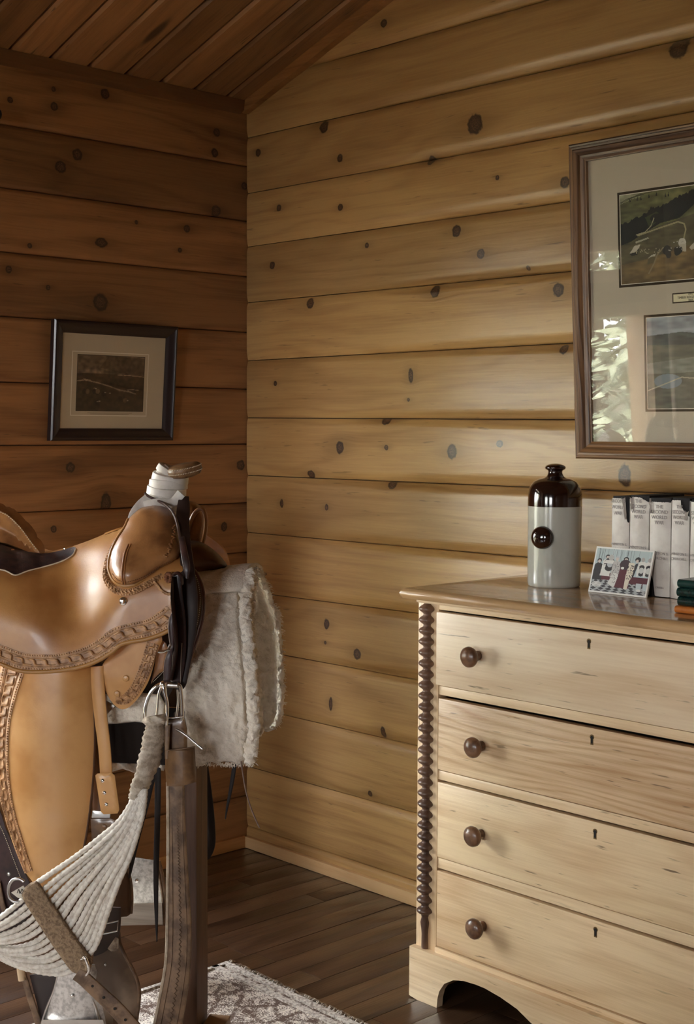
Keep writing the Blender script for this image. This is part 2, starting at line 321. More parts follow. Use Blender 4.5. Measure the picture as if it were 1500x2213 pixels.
# plank of a wall: a profile with rounded long edges swept along the wall
def plank(name, z0f, z1f, a0, a1, wall, m, parent, rnd=.033, dep=.019, n=22, seed=0):
    ks = [0, .12, .3, .55, .8, 1.0]
    V = []; Fc = []
    for i in range(n+1):
        a = a0+(a1-a0)*i/n; lo, hi = z0f(a), z1f(a)
        rb = rnd*(1+.35*noise.noise(Vector((a*1.7, seed*3.1, 0)))); rt = rnd*.8*(1+.35*noise.noise(Vector((a*1.7, seed*3.1, 9))))
        rb = min(rb, (hi-lo)*.45); rt = min(rt, (hi-lo)*.45)
        zz = [lo+.0012+rb*k for k in ks]+[hi-.0012-rt*k for k in reversed(ks)]
        dp_ = dep*(.28+.80*min(1, max(0, (a-.1)/1.1))) if wall == 'R' else dep
        dd = [dp_*(1-k)**2 for k in ks]+[dp_*(1-k)**2 for k in reversed(ks)]
        zz = [lo+.0012]+zz+[hi-.0012]; dd = [.030]+dd+[.030]
        wv = .0012*noise.noise(Vector((a*2.3, seed*1.7, 4)))
        for z, d in zip(zz, dd):
            V.append((a, -.010+d+wv, z) if wall == 'R' else (.010-d-wv, a, z))
    k = len(ks)*2+2
    for i in range(n):
        for j in range(k-1): Fc.append((i*k+j, i*k+j+1, (i+1)*k+j+1, (i+1)*k+j))
    Fc.append(tuple(range(k))); Fc.append(tuple(n*k+j for j in range(k-1, -1, -1)))
    bm = bmesh.new(); vv = [bm.verts.new(p) for p in V]
    for f in Fc:
        try: bm.faces.new([vv[q] for q in f])
        except ValueError: pass
    return fromb(name, bm, m, parent, True, 50)
# right wall: backing + boards, each a part
wr = struct(MB().prism([(-.2, -.05), (RX+.2, -.05), (RX+.2, ceilz(RX)+.1), (RX/2, ceilz(RX/2)+.15), (-.2, EAVE+.02)], 1, .022, .14).build('wall_right', M_back, smooth=False))
rows = [(-3, -2), (-2, -1), (-1, 0)]
nr = len(seams)
for i in range(-6, nr):
    top = (lambda x, i=i: seamz(i-1, x)) if i > -6 else (lambda x: 3.6)
    if i >= 0: lo = lambda x, i=i: seamz(i, x); hi = lambda x, i=i: (seamz(i-1, x))
    else: lo = lambda x, i=i: seamz(i, x); hi = lambda x, i=i: seamz(i-1, x)
    zl = lo(1.0); x0 = .012; x1 = RX
    if hi(0) > EAVE: x0 = max(.012, (lo(0)-EAVE)/SL+.004); x1 = min(RX, RX-(lo(5)-EAVE)/SL)
    if x1-x0 < .3: continue
    hic = lambda x, hi=hi, lo=lo: max(lo(x)+.006, min(hi(x), ceilz(x)+.004))
    ks = [k for k in KR if lo(k[0])-.004 < k[1] <= hi(k[0])+.004]
    rs = random.Random(i+50)
    extra = [(rs.uniform(2.1, 5.2), zl+rs.uniform(.04, .15), rs.uniform(.008, .02), 1) for _ in range(3)]
    if zl > 2.4: extra += [(rs.uniform(.5, 2), zl+rs.uniform(.04, .15), rs.uniform(.008, .014), 1)]
    j = {4: -.16, 5: .05, 8: -.12, 9: .08, 12: -.08, 13: .06, 3: .04, 2: -.03, 7: -.04, 10: -.05, 1: -.05}.get(i, rs.uniform(-.07, .07))
    m = wood('cedar_board', tuple(q*(1+j) for q in CEDL), tuple(q*(1+j*.6) for q in CEDD), axis=(0, 2, 1), knots=ks+extra, seed=i*1.37+20, ring=rs.uniform(60, 130), fleck=.55, rough=.40, coat=.60, coatr=.32, contrast=.95)
    plank('plank', lo, hic, x0, x1, 'R', m, wr, seed=i, n=26)
lo = lambda x: .0; hi = lambda x: seamz(nr-1, x)
plank('plank', lambda x: .002, lambda x: seamz(nr-1, x), .012, RX, 'R', wood('cedar_board', CEDL, CEDD, seed=77, knots=[]), wr, seed=60, n=20, rnd=.015)
# left wall: cut around the window
zL = [2.216, 2.042, 1.865, 1.686, 1.503, 1.325, 1.134, .972, .811, .650, .489, .328, .166, .004]
wl = MB()
y0, y1 = RY-.14, 0.02
for (a, b, c, d) in [(y0, WIN_L[0], -.05, 2.42), (WIN_L[1], y1, -.05, 2.42), (WIN_L[0], WIN_L[1], -.05, WIN_L[2]), (WIN_L[0], WIN_L[1], WIN_L[3], TRA_L[2]), (WIN_L[0], WIN_L[1], TRA_L[3], 2.42), (WIN_L[0], TRA_L[0], TRA_L[2], TRA_L[3])]:
    wl.box(-.14, -.022, a, b, c, d)
wl = struct(wl.build('wall_left', M_back, smooth=False))
edges = [2.42]+zL
for i in range(len(zL)):
    top, bot = edges[i], edges[i+1]
    rs = random.Random(i+500)
    segs = [(RY, -.001)]
    for (w0, w1, c, d) in (WIN_L, TRA_L):
        if bot < d-.01 and top > c+.01: segs = [(RY, w0-.002), (w1+.002, -.001)]
    ks = [k for k in KL if bot-.004 < k[1] <= top+.004]
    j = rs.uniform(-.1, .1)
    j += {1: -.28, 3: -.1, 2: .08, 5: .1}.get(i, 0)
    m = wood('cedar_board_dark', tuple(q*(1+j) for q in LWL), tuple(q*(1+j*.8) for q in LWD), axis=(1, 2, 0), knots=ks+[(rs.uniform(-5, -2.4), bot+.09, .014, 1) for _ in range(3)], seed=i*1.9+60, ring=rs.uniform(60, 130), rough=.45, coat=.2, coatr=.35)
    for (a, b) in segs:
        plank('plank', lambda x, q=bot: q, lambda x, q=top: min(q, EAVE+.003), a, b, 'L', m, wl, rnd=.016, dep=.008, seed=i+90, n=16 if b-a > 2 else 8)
# the two walls behind the camera
M_bwall = wood('cedar_wall', srgb(128, 90, 56), srgb(90, 60, 36), axis=(0, 2, 1), seed=31)
wb = MB()
xs = [-.14, WIN_B[0][0], WIN_B[0][1], WIN_B[1][0], WIN_B[1][1], RX+.14]
for a, b, c, d in [(xs[0], xs[1], -.05, 2.5), (xs[2], xs[3], -.05, 2.5), (xs[4], xs[5], -.05, 2.5), (xs[1], xs[2], -.05, WIN_B[0][2]), (xs[3], xs[4], -.05, WIN_B[1][2]), (xs[1], xs[2], WIN_B[0][3], 2.5), (xs[3], xs[4], WIN_B[1][3], 2.5)]:
    wb.box(a, b, RY-.14, RY, c, d)
wb.prism([(-.14, 2.5), (RX+.14, 2.5), (RX/2, ceilz(RX/2)+.12)], 1, RY-.14, RY)
struct(wb.build('wall_back', M_bwall, smooth=False))
struct(MB().box(RX, RX+.14, RY-.14, .14, -.05, 2.5).build('wall_far', wood('cedar_wall_side', srgb(128, 90, 56), srgb(90, 60, 36), axis=(1, 2, 0), seed=32), smooth=False))
# ceiling: boards running up the slope, each a part
cl = MB()
L = math.hypot(RX/2, SL*RX/2)
for sgn in (0, 1):
    P = [(-.14, EAVE+.055-.14*SL), (RX/2, ceilz(RX/2)+.055), (RX/2, ceilz(RX/2)+.18), (-.14, EAVE+.18)]
    if sgn: P = [(RX-x, z) for x, z in P][::-1]
    cl.prism(P, 1, RY-.14, .14)
cl = struct(cl.build('ceiling', M_back, smooth=False))
th = math.atan(SL)
def ceil_board(sgn, ya, yb):
    V = []; g = .012; dv = .008
    prof = [(ya+.003, .03), (ya+.003, dv), (ya+g, 0), (yb-g, 0), (yb-.003, dv), (yb-.003, .03)]
    for s_ in (0.0, L):
        for (y, h) in prof:
            x, z = s_*math.cos(th)-h*math.sin(th)*0, EAVE+s_*math.sin(th)+h/math.cos(th)
            V.append((x if not sgn else RX-x, y, z))
    n = len(prof); Fc = [(i, i+1, n+i+1, n+i) for i in range(n-1)]+[tuple(range(n)), tuple(range(2*n-1, n-1, -1))]
    bm = bmesh.new(); vv = [bm.verts.new(p) for p in V]
    for f in Fc: bm.faces.new([vv[q] for q in f])
    return fromb('ceiling_board', bm, M_ceil, cl, False)
y = -.101+.1275
for i in range(48):
    ya, yb = y-.1275, y; y = ya
    if ya < RY: ya = RY
    if yb > -.012: yb = -.012
    if yb-ya > .02: ceil_board(0, ya, yb); ceil_board(1, ya, yb)
    if ya <= RY: break
# trim strips where walls meet ceiling
t = MB()
for sgn in (0, 1):
    P = [(0.02, EAVE-.028), (RX/2, ceilz(RX/2)-.028), (RX/2, ceilz(RX/2)+.002), (0.02, EAVE+.002+.0066)]
    if sgn: P = [(RX-x, z) for x, z in P][::-1]
    t.prism(P, 1, -.035, -.008)
M_trim = wood('trim_cedar', srgb(168, 118, 70), srgb(112, 72, 40), axis=(0, 2, 1), seed=41)
struct(t.build('trim_1', M_trim, smooth=False))
t = MB().prism([(.004, 2.372), (.030, 2.385), (.034, EAVE+.010), (.004, EAVE)], 1, RY, -.036)
struct(t.build('eave_shadow_trim', wood('eave_shadow_cedar', LWD, tuple(q*.6 for q in LWD), axis=(1, 2, 0), seed=42), smooth=False))  # crown trim added for the shadow gap, shade put into its dark colour
# baseboards
struct(MB().box(.018, RX, -.026, -.008, .0, .037, .002).build('baseboard_right', M_base))
struct(MB().box(.008, .024, RY, -.026, .0, .040, .002).build('baseboard_left', wood('baseboard_pine_side', srgb(206, 156, 98), srgb(176, 124, 72), axis=(1, 2, 0), seed=6, fleck=.2)))
# floor
fl = struct(MB().box(-.14, RX+.14, RY-.14, .14, -.12, -.019).build('floor', M_back, smooth=False))
far = MB(); rs = random.Random(3); pw = .083
for i in range(int(RX/pw)+1):
    x = i*pw; xe = min(x+pw, RX)
    yy = -.001-rs.uniform(0, .9)*0; y = 0.0
    first = True
    while y > RY:
        ln = rs.uniform(.45, 1.1) if not first else rs.uniform(.15, .9)
        first = False
        yn = max(RY, y-ln)
        if x < 2.15 and y > -2.3:
            MB().box(x+.0006, xe-.0006, yn+.0006, y-.0006, -.019, rs.uniform(-.0008, 0), .0012).build('floorboard', M_floor, fl)
        else: far.box(x+.0006, xe-.0006, yn+.0006, y-.0006, -.019, 0)
        y = yn
o = far.build('floorboard_field', M_floor, fl, smooth=False); o['kind'] = 'stuff'
# windows
M_wf = wood('window_pine', srgb(214, 176, 126), srgb(178, 132, 84), axis=(2, 1, 0), seed=51)
M_wg = glass('window_glass')
def window_left(nm, w):
    a, b, c, d = w; t = .05
    f = MB().box(-.14, .02, a, a+t, c, d, .003).box(-.14, .02, b-t, b, c, d, .003).box(-.14, .02, a+t, b-t, c, c+t, .003).box(-.14, .02, a+t, b-t, d-t if d-c > .3 else d-.02, d, .003)
    if nm == 'window_1': f.box(-.12, .012, -2.425, -2.365, c+t, d-t, .003)
    f = struct(f.build(nm, M_wf)); MB().box(-.075, -.069, a+t, b-t, c+t, (d-t if d-c > .3 else d-.02)).build('pane', M_wg, f, False)
window_left('window_1', WIN_L); window_left('window_2', TRA_L)
for i, (a, b, c, d) in enumerate(WIN_B):
    t = .06; f = MB().box(a, a+t, RY-.14, RY+.02, c, d, .003).box(b-t, b, RY-.14, RY+.02, c, d, .003).box(a+t, b-t, RY-.14, RY+.02, c, c+t, .003).box(a+t, b-t, RY-.14, RY+.02, d-t, d, .003)
    n = 2 if i == 0 else 3
    for k in range(1, n): x = a+(b-a)*k/n; f.box(x-.03, x+.03, RY-.12, RY+.01, c+t, d-t, .003)
    f = struct(f.build('window_%d' % (3+i), M_wf))
    for k in range(n): MB().box(a+(b-a)*k/n+.03, a+(b-a)*(k+1)/n-.03, RY-.075, RY-.069, c+t, d-t).build('pane', M_wg, f, False)
# curtain beside the left window
V = []; Fc = []; n = 60; m_ = 8
for i in range(n+1):
    yv = -2.39-.31*i/n
    for k in range(m_+1):
        z = 2.2-2.15*k/m_; V.append((.085+.022*math.sin(i*.85)+.006*math.sin(i*.31+k), yv, z))
for i in range(n):
    for k in range(m_): Fc.append((i*(m_+1)+k, i*(m_+1)+k+1, (i+1)*(m_+1)+k+1, (i+1)*(m_+1)+k))
M_cur = plain('curtain_linen', srgb(222, 206, 184), .9, bump=(400, .0006))
nt = M_cur.node_tree; tl_ = ND(nt, 'BsdfTranslucent'); tl_.inputs[0].default_value = (*srgb(226, 206, 178), 1); mx_ = ND(nt, 'MixShader'); mx_.inputs[0].default_value = .5
nt.links.new(nt.nodes['Principled BSDF'].outputs[0], mx_.inputs[1]); nt.links.new(tl_.outputs[0], mx_.inputs[2]); nt.links.new(mx_.outputs[0], nt.nodes['Material Output'].inputs[0])
cu = mesh('curtain', V, Fc, M_cur, ang=None); md = cu.modifiers.new('t', 'SOLIDIFY'); md.thickness = .002
tag(cu, 'beige pleated curtain hanging beside the left wall window, seen in the picture glass', 'curtain')
cr = MB().tube([(.085, -.95, 2.22), (.085, -2.7, 2.22)], .011, 10).ball((.085, -.95, 2.22), .02).ball((.085, -2.7, 2.22), .02)
cr.box(.0, .09, -1.03, -1.01, 2.21, 2.23).box(.0, .09, -2.65, -2.63, 2.21, 2.23)
tag(cr.build('curtain_rod', plain('iron', (.03, .03, .03), .5)), 'dark iron curtain rod above the left wall window', 'rod')
# outdoors: lawn and conifers
gr = MB().box(-30, -.16, -30, 10, -.5, -.4).box(-.16, 12, -30, RY-.2, -.5, -.4)
struct(gr.build('ground_1', plain('dry_grass', srgb(112, 106, 84), .95, nz=2, dark=srgb(84, 82, 62)), smooth=False))
M_fol = plain('fir_foliage', srgb(188, 196, 168), .8, nz=6, dark=srgb(150, 160, 130)); M_trunk = plain('bark', srgb(92, 74, 58), .9)
def fir(x, y, h, sd):
    t = thing('fir_tree', '', 'tree', (x, y, -.4), 'firs outside the windows'); rs = random.Random(sd)
    MB().tube([(x, y, -.4), (x, y, h*.6), (x, y, h-.5)], [.13, .08, .02], 8).build('trunk', M_trunk, t)
    f = MB()
    for k in range(1500):
        u = rs.random()**.8; z = .2+u*(h-.3); R_ = (1-u)*h*.18+.12; a = rs.uniform(0, 6.283); r = R_*rs.uniform(.25, 1)
        ex = np.array([math.cos(a), math.sin(a), -.30]); c = np.array([x, y, z])+ex*r+np.array([rs.uniform(-.1, .1), rs.uniform(-.1, .1), rs.uniform(-.1, .1)]); L_ = rs.uniform(.12, .30)
        b2 = a+rs.uniform(-1.2, 1.2); e2 = np.array([math.cos(b2), math.sin(b2), rs.uniform(-.5, .1)])*L_; sd_ = np.array([-math.sin(b2), math.cos(b2), rs.uniform(-.4, .4)])*L_*.35
        f.add([c-e2*.4, c+sd_, c+e2, c-sd_, c+np.array([0, 0, .05])], [(0, 1, 4), (1, 2, 4), (2, 3, 4), (3, 0, 4)])
    o = f.build('foliage', M_fol, t, False); return t
for i, (x, y, h) in enumerate([(-3.6, -8.2, 5.5), (-5.6, -9.6, 7), (-7.6, -8.4, 8), (-4.2, -11.6, 7.5), (-8.0, -12.2, 9), (-10.5, -9.5, 9), (-5.8, -13.8, 8), (-8.5, -5.0, 8), (-12, -2.5, 8), (1.5, -15, 8), (5.5, -17, 9), (-1.5, -14.5, 7)]):
    t = fir(x, y, h, i); t['label'] = 'tall green fir seen through the windows in the picture glass reflection'
# small plank ends hidden: done
# ------------------------------------------------------------------ painted prints (flat pictures as a fine grid of coloured cells)
class Canvas:
    def __init__(s, w, h, col):
        s.w, s.h = w, h; s.a = np.ones((h, w, 3))*np.array(col)/255.0
        s.y, s.x = np.mgrid[0:h, 0:w]; s.x = (s.x+.5)/w; s.y = (s.y+.5)/h; s.rg = np.random.RandomState(5)
    def put(s, m, col, al=1.0): s.a[m] = s.a[m]*(1-al)+np.array(col)/255.0*al
    def poly(s, P, col, al=1.0):
        m = np.zeros_like(s.x, bool); n = len(P)
        for i in range(n):
            (x1, y1), (x2, y2) = P[i], P[(i+1) % n]
            if y1 == y2: continue
            c = ((s.y >= min(y1, y2)) & (s.y < max(y1, y2))) & (s.x < x1+(s.y-y1)*(x2-x1)/(y2-y1)); m ^= c
        s.put(m, col, al)
    def ell(s, cx, cy, rx, ry, col, al=1.0): s.put(((s.x-cx)/rx)**2+((s.y-cy)/ry)**2 < 1, col, al)
    def line(s, P, w, col, al=1.0):
        for (x1, y1), (x2, y2) in zip(P[:-1], P[1:]):
            dx, dy = x2-x1, (y2-y1)*s.h/s.w; X, Y = s.x-x1, (s.y-y1)*s.h/s.w; t = np.clip((X*dx+Y*dy)/(dx*dx+dy*dy+1e-12), 0, 1)
            s.put((X-t*dx)**2+(Y-t*dy)**2 < w*w, col, al)
    def nz(s, amp, bw=6, bh=4, sd=1):
        r = np.random.RandomState(sd); g = r.rand(bh+2, bw+2); X = s.x*bw; Y = s.y*bh; i, j = X.astype(int), Y.astype(int); fx, fy = X-i, Y-j
        v = g[j, i]*(1-fx)*(1-fy)+g[j, i+1]*fx*(1-fy)+g[j+1, i]*(1-fx)*fy+g[j+1, i+1]*fx*fy; s.a *= (1+amp*(v-.5))[..., None]
    def build(s, name, P, parent, m):          # P(u,v) -> point, v down
        h, w = s.h, s.w; us = np.linspace(0, 1, w+1); vv = np.linspace(0, 1, h+1)
        V = [tuple(P(u, v)) for v in vv for u in us]
        Fc = [(j*(w+1)+i, (j+1)*(w+1)+i, (j+1)*(w+1)+i+1, j*(w+1)+i+1) for j in range(h) for i in range(w)]
        me = bpy.data.meshes.new(name); me.from_pydata(V, [], Fc); me.update()
        ca = me.color_attributes.new('Col', 'FLOAT_COLOR', 'CORNER'); c = np.clip(s.a, 0, 1); lin = np.where(c <= .04045, c/12.92, ((c+.055)/1.055)**2.4)
        a = np.ones((h*w, 4, 4)); a[:, :, :3] = lin.reshape(-1, 1, 3); ca.data.foreach_set('color', a.ravel()); return link(name, me, m, parent)
def text(s, size, P, ux, uy, m, parent, name='lettering', ext=.0002, align='CENTER', sx=1.0):
    c = bpy.data.curves.new('t', 'FONT'); c.body = s; c.size = size; c.align_x = align; c.align_y = 'CENTER'; c.extrude = ext; c.space_line = 1.0; c.resolution_u = 2
    o = bpy.data.objects.new('t', c); COL.objects.link(o)
    me = bpy.data.meshes.new_from_object(o); bpy.data.objects.remove(o); me.materials.clear()
    ux, uy = Vector(ux).normalized(), Vector(uy).normalized(); uz = ux.cross(uy)
    M = Matrix(((ux.x*sx, uy.x, uz.x, P[0]), (ux.y*sx, uy.y, uz.y, P[1]), (ux.z*sx, uy.z, uz.z, P[2]), (0, 0, 0, 1))); me.transform(M)
    return link(name, me, m, parent)
M_print = vcol('print', .6)
M_mat = plain('mat_board', srgb(196, 184, 158), .9); M_mat2 = plain('mat_board_grey', srgb(194, 184, 166), .9, bump=(500, .0003)); M_bevel = plain('mat_bevel', srgb(232, 226, 210), .8)
M_liner = plain('mat_liner', srgb(58, 46, 26), .8); M_pg = glass('picture_glass'); M_ink = plain('ink', srgb(60, 52, 46), .7)
# frame built in local coordinates: u right, v up, d out from the wall
def frame_rails(T, w, h, prof, m, parent, name='frame_rail'):
    for side in range(4):
        n = 14; V = []; k = len(prof)
        cs = [((0, 0), (w, 0)), ((w, 0), (w, h)), ((w, h), (0, h)), ((0, h), (0, 0))][side]
        inw = [(0, 1), (-1, 0), (0, -1), (1, 0)][side]; al = [(1, 0), (0, 1), (-1, 0), (0, -1)][side]
        for e in (0, 1):
            for (a, d) in prof:
                s_ = a if e == 0 else -a
                V.append(T(cs[e][0]+inw[0]*a+al[0]*s_, cs[e][1]+inw[1]*a+al[1]*s_, d))
        Fc = [(i, (i+1) % k, k+(i+1) % k, k+i) for i in range(k)]+[tuple(range(k)), tuple(range(2*k-1, k-1, -1))]
        bm = bmesh.new(); vv = [bm.verts.new(tuple(map(float, p))) for p in V]
        for f in Fc: bm.faces.new([vv[q] for q in f])
        fromb(name, bm, m, parent, True, 30)
def ringq(T, u0, v0, u1, v1, b, d, m, name, parent, th=.0015):     # rectangular ring (mat, liner)
    mb = MB()
    for (a, c, e, f) in [(u0, v0, u1, v0+b), (u0, v1-b, u1, v1), (u0, v0+b, u0+b, v1-b), (u1-b, v0+b, u1, v1-b)]:
        mb.add([T(x, y, q) for q in (d, d+th) for x, y in ((a, c), (e, c), (e, f), (a, f))], [(3, 2, 1, 0), (4, 5, 6, 7), (0, 1, 5, 4), (1, 2, 6, 5), (2, 3, 7, 6), (3, 0, 4, 7)])
    return mb.build(name, m, parent, False)
def slab(T, u0, v0, u1, v1, d0, d1, m, name, parent):
    return MB().add([T(x, y, q) for q in (d0, d1) for x, y in ((u0, v0), (u1, v0), (u1, v1), (u0, v1))], [(3, 2, 1, 0), (4, 5, 6, 7), (0, 1, 5, 4), (1, 2, 6, 5), (2, 3, 7, 6), (3, 0, 4, 7)]).build(name, m, parent, False)
# large frame on the right wall
bx, bz, bw, bh = 1.352, 1.304, .94, .775; lean = .048
bf = thing('large_picture_frame', 'large oak frame with two aerial ranch photographs in a grey mat above the dresser', 'picture frame', (bx+bw/2, -.03, bz))
def TB(u, v, d): return np.array([bx+u, -.012-d-lean*v/bh, bz+v])
M_oak = wood('oak_frame', srgb(150, 112, 76), srgb(74, 50, 34), axis=(2, 0, 1), seed=71, ring=600, rough=.4, contrast=1.4, fleck=.8, coat=.2)
M_oakh = wood('oak_frame_rail', srgb(150, 112, 76), srgb(74, 50, 34), axis=(0, 2, 1), seed=72, ring=600, rough=.4, contrast=1.4, fleck=.8, coat=.2)
prof = [(0, 0), (0, .026), (.004, .030), (.008, .029), (.010, .033), (.015, .032), (.018, .034), (.024, .030), (.030, .022), (.036, .020), (.040, .016), (.043, .015), (.043, .004), (.043, 0)]
frame_rails(TB, bw, bh, prof, M_oak, bf)
for ch in list(bf.children)[0::2]: ch.data.materials[0] = M_oakh
slab(TB, .02, .02, bw-.02, bh-.02, .0005, .004, M_back, 'backing', bf)
U = lambda px, py: (onY(px, py, -.03-.0)[0]-bx, onY(px, py, -.03)[2]-bz)
# prints: first one from pixel corners; heights corrected for the lean
def UV(px, py):
    v = .4
    for _ in range(6): p = onY(px, py, -.019-lean*v/bh); v = p[2]-bz
    return p[0]-bx, v
u0, v1 = UV(1334, 417); _, v0 = UV(1340, 622); u1 = bw-u0
mats = MB()
V0, V1 = v0, v1
u0b, v1b = UV(1395, 680)[0], UV(1395, 681)[1]; v0b = UV(1395, 890)[1]; u0b -= .005
pl0, plt = UV(1453, 634); plb = UV(1453, 656)[1]
slab(TB, .038, .038, bw-.038, bh-.038, .0045, .006, M_mat2, 'mat_board', bf)
def aerial(cv, k):
    c = cv; H = .0
    if k == 0:
        c.poly([(0, 0), (1, 0), (1, .12), (0, .12)], (150, 150, 120)); c.poly([(0, .09), (.12, .05), (.3, .0), (1, 0), (1, .5), (0, .5)], (100, 100, 62)); c.nz(.35, 5, 14, 2)
        c.line([(0, .085), (.1, .05), (.22, .03), (.5, .0)], .003, (30, 28, 18)); c.line([(0, .1), (.15, .06), (.3, .04)], .002, (170, 170, 140))
        c.poly([(0, .5), (1, .3), (1, 1), (0, 1)], (86, 80, 54)); c.poly([(0, .78), (.35, .74), (1, .62), (1, 1), (0, 1)], (112, 92, 56)); c.nz(.4, 6, 18, 4); c.nz(.35, 14, 40, 6)
        rs = random.Random(4); top = [(0, .33)]
        for i in range(60):
            x = i/59; top.append((x, .34-.33*x*.9+rs.uniform(-.02, .014)-(.03 if .38 < x < .46 else 0)))
        c.poly(top+[(1, .2), (.8, .33), (.55, .36), (.3, .46), (.14, .53), (0, .56)], (19, 20, 14))
        c.poly([(.34, .28), (.5, .23), (.58, .30), (.4, .40)], (56, 62, 34)); c.ell(.5, .3, .09, .05, (22, 24, 16)); c.ell(.62, .28, .08, .045, (24, 26, 17))
        for x, y in ((.14, .06), (.24, .055), (.29, .055), (.4, .04), (.5, .03), (.62, .06), (.66, .055)): c.poly([(x-.012, y+.03), (x, y-.02), (x+.012, y+.03)], (20, 22, 14))
        c.line([(.22, .46), (.34, .44), (.42, .38), (.46, .30)], .005, (170, 160, 130)); c.line([(.24, .47), (.5, .42), (.78, .37), (.86, .40), (.88, .46), (.85, .56), (.84, .60)], .008, (160, 150, 112))
        c.poly([(.12, .66), (.19, .58), (.27, .57), (.24, .63), (.19, .65)], (190, 184, 166)); c.poly([(.12, .66), (.2, .65), (.25, .61), (.23, .68), (.15, .69)], (26, 24, 18))
        c.poly([(.20, .535), (.38, .50), (.39, .515), (.21, .555)], (170, 164, 140)); c.poly([(.37, .735), (.42, .70), (.48, .69), (.47, .715), (.42, .72)], (186, 180, 160)); c.poly([(.37, .745), (.44, .72), (.47, .73), (.46, .79), (.36, .80)], (92, 84, 54))
        c.line([(.57, .64), (.5, .70), (.45, .80), (.38, .90)], .009, (136, 122, 90)); c.ell(.83, .60, .05, .05, (200, 196, 184)); c.poly([(.79, .62), (.88, .62), (.88, .70), (.79, .69)], (184, 178, 160))
        for i in range(26): c.ell(.2+rs.random()*.42, .66+rs.uniform(-.03, .02), .008, .006, (170, 160, 130))
        for i in range(16): c.ell(.6+rs.random()*.2, .67+rs.uniform(-.03, .05), .035, .035, (22, 24, 22))
        for i in range(12): c.ell(.6+rs.random()*.25, .60+rs.uniform(-.02, .08), .010, .006, (176, 172, 160))
        c.poly([(.92, .66), (1, .60), (1, .67), (.95, .69)], (186, 180, 160))
    else:
        c.poly([(0, 0), (1, 0), (1, .24), (0, .2)], (158, 164, 170)); c.poly([(0, .2), (1, .24), (1, 1), (0, 1)], (104, 104, 90)); c.poly([(0, .2), (.5, .17), (1, .22), (1, .32), (0, .30)], (82, 88, 84)); c.nz(.3, 4, 14, 3)
        c.poly([(0, .5), (1, .42), (1, .6), (0, .62)], (128, 132, 120)); c.nz(.3, 10, 40, 8); c.ell(.3, .7, .2, .08, (126, 138, 142)); c.line([(0, .8), (.5, .66), (1, .7)], .006, (178, 172, 150))
for k, (a, b, c_, d) in enumerate([(u0, v0, u1, v1), (u0b, v0b, u1+.02, v1b)]):
    ringq(TB, a, b, c_, d, .006, .006, M_liner, 'liner', bf, .001); ringq(TB, a+.006, b+.006, c_-.006, d-.006, .0015, .006, M_bevel, 'liner_bevel', bf, .0012)
    cv = Canvas(560, 170, (110, 110, 70)); t_ = cv.x/.31; cv.x = 1-np.abs((t_ % 2)-1); cv.w, w_full = int(560*.31), 560; aerial(cv, k); cv.w = w_full
    cv.build('photograph', lambda u, v, a=a, b=b, c_=c_, d=d: TB(a+.007+(c_-a-.014)*u, d-.007-(d-b-.014)*v, .0063), bf, M_print)
slab(TB, pl0, plb, bw-pl0, plt, .006, .0068, M_liner, 'plaque', bf); slab(TB, pl0+.003, plb+.003, bw-pl0-.003, plt-.003, .0068, .0072, plain('plaque_card', srgb(222, 214, 180), .6), 'plaque_card', bf)
for s_, f_ in (('1997', .80), ('TIMBER RIDGE RANCH', .50), ('2005', .20)):
    u_ = pl0+.050; p = TB(u_, plb+(plt-plb)*f_, .0074); text(s_, .0075 if f_ != .5 else .0078, p, (1, 0, 0), (0, -lean/bh, 1), M_ink, bf, sx=.9)
slab(TB, .040, .040, bw-.040, bh-.040, .0105, .0125, M_pg, 'glass_pane', bf)
# small frame on the left wall
sy0, sy1, sz0, sz1 = -.752, -.318, 1.338, 1.684; sl2 = .028
sf = thing('small_picture_frame', 'small black frame with a sepia landscape print in a beige mat on the left wall', 'picture frame', (.02, (sy0+sy1)/2, sz0))
sw_, sh_ = sy1-sy0, sz1-sz0
def TS(u, v, d): return np.array([.012+d+sl2*v/sh_, sy0+u, sz0+v])
M_blkf = plain('black_lacquer', srgb(34, 24, 27), .32, coat=.3)
profs = [(0, 0), (0, .018), (.004, .022), (.009, .023), (.012, .020), (.020, .017), (.026, .015), (.030, .012), (.036, .008), (.036, 0)]
frame_rails(TS, sw_, sh_, profs, M_blkf, sf)
slab(TS, .02, .02, sw_-.02, sh_-.02, .0005, .003, M_back, 'backing', sf); slab(TS, .032, .032, sw_-.032, sh_-.032, .003, .005, M_mat, 'mat_board', sf)
def UVs(px, py):
    v = .15
    for _ in range(6): p = onX(px, py, .018+sl2*v/sh_); v = p[2]-sz0
    return p[1]-sy0, v
a0, b1 = UVs(168, 765); c1, _ = UVs(314, 771); _, b0 = UVs(165, 888)
ringq(TS, a0-.018, b0-.014, c1+.014, b1+.009, .0025, .005, M_bevel, 'mat_bevel', sf, .0006)
slab(TS, a0-.016, b0-.012, c1+.012, b1+.007, .0048, .0052, M_mat, 'print_margin', sf)
cv = Canvas(150, 122, (74, 60, 44)); cv.poly([(0, 0), (1, 0), (1, .36), (0, .34)], (104, 88, 68)); cv.poly([(.45, .02), (1, .03), (1, .36), (.75, .34), (.33, .22)], (84, 69, 52))
cv.poly([(0, .28), (.3, .24), (.36, .33), (0, .335)], (122, 104, 84)); cv.nz(.25, 5, 4, 3)
cv.poly([(0, .335), (.25, .325), (.5, .335), (.62, .34), (.7, .325), (.73, .30), (.77, .34), (1, .37), (1, .6), (0, .55)], (64, 50, 36)); cv.line([(.6, .345), (.68, .34), (.9, .355), (1, .37)], .006, (128, 110, 88))
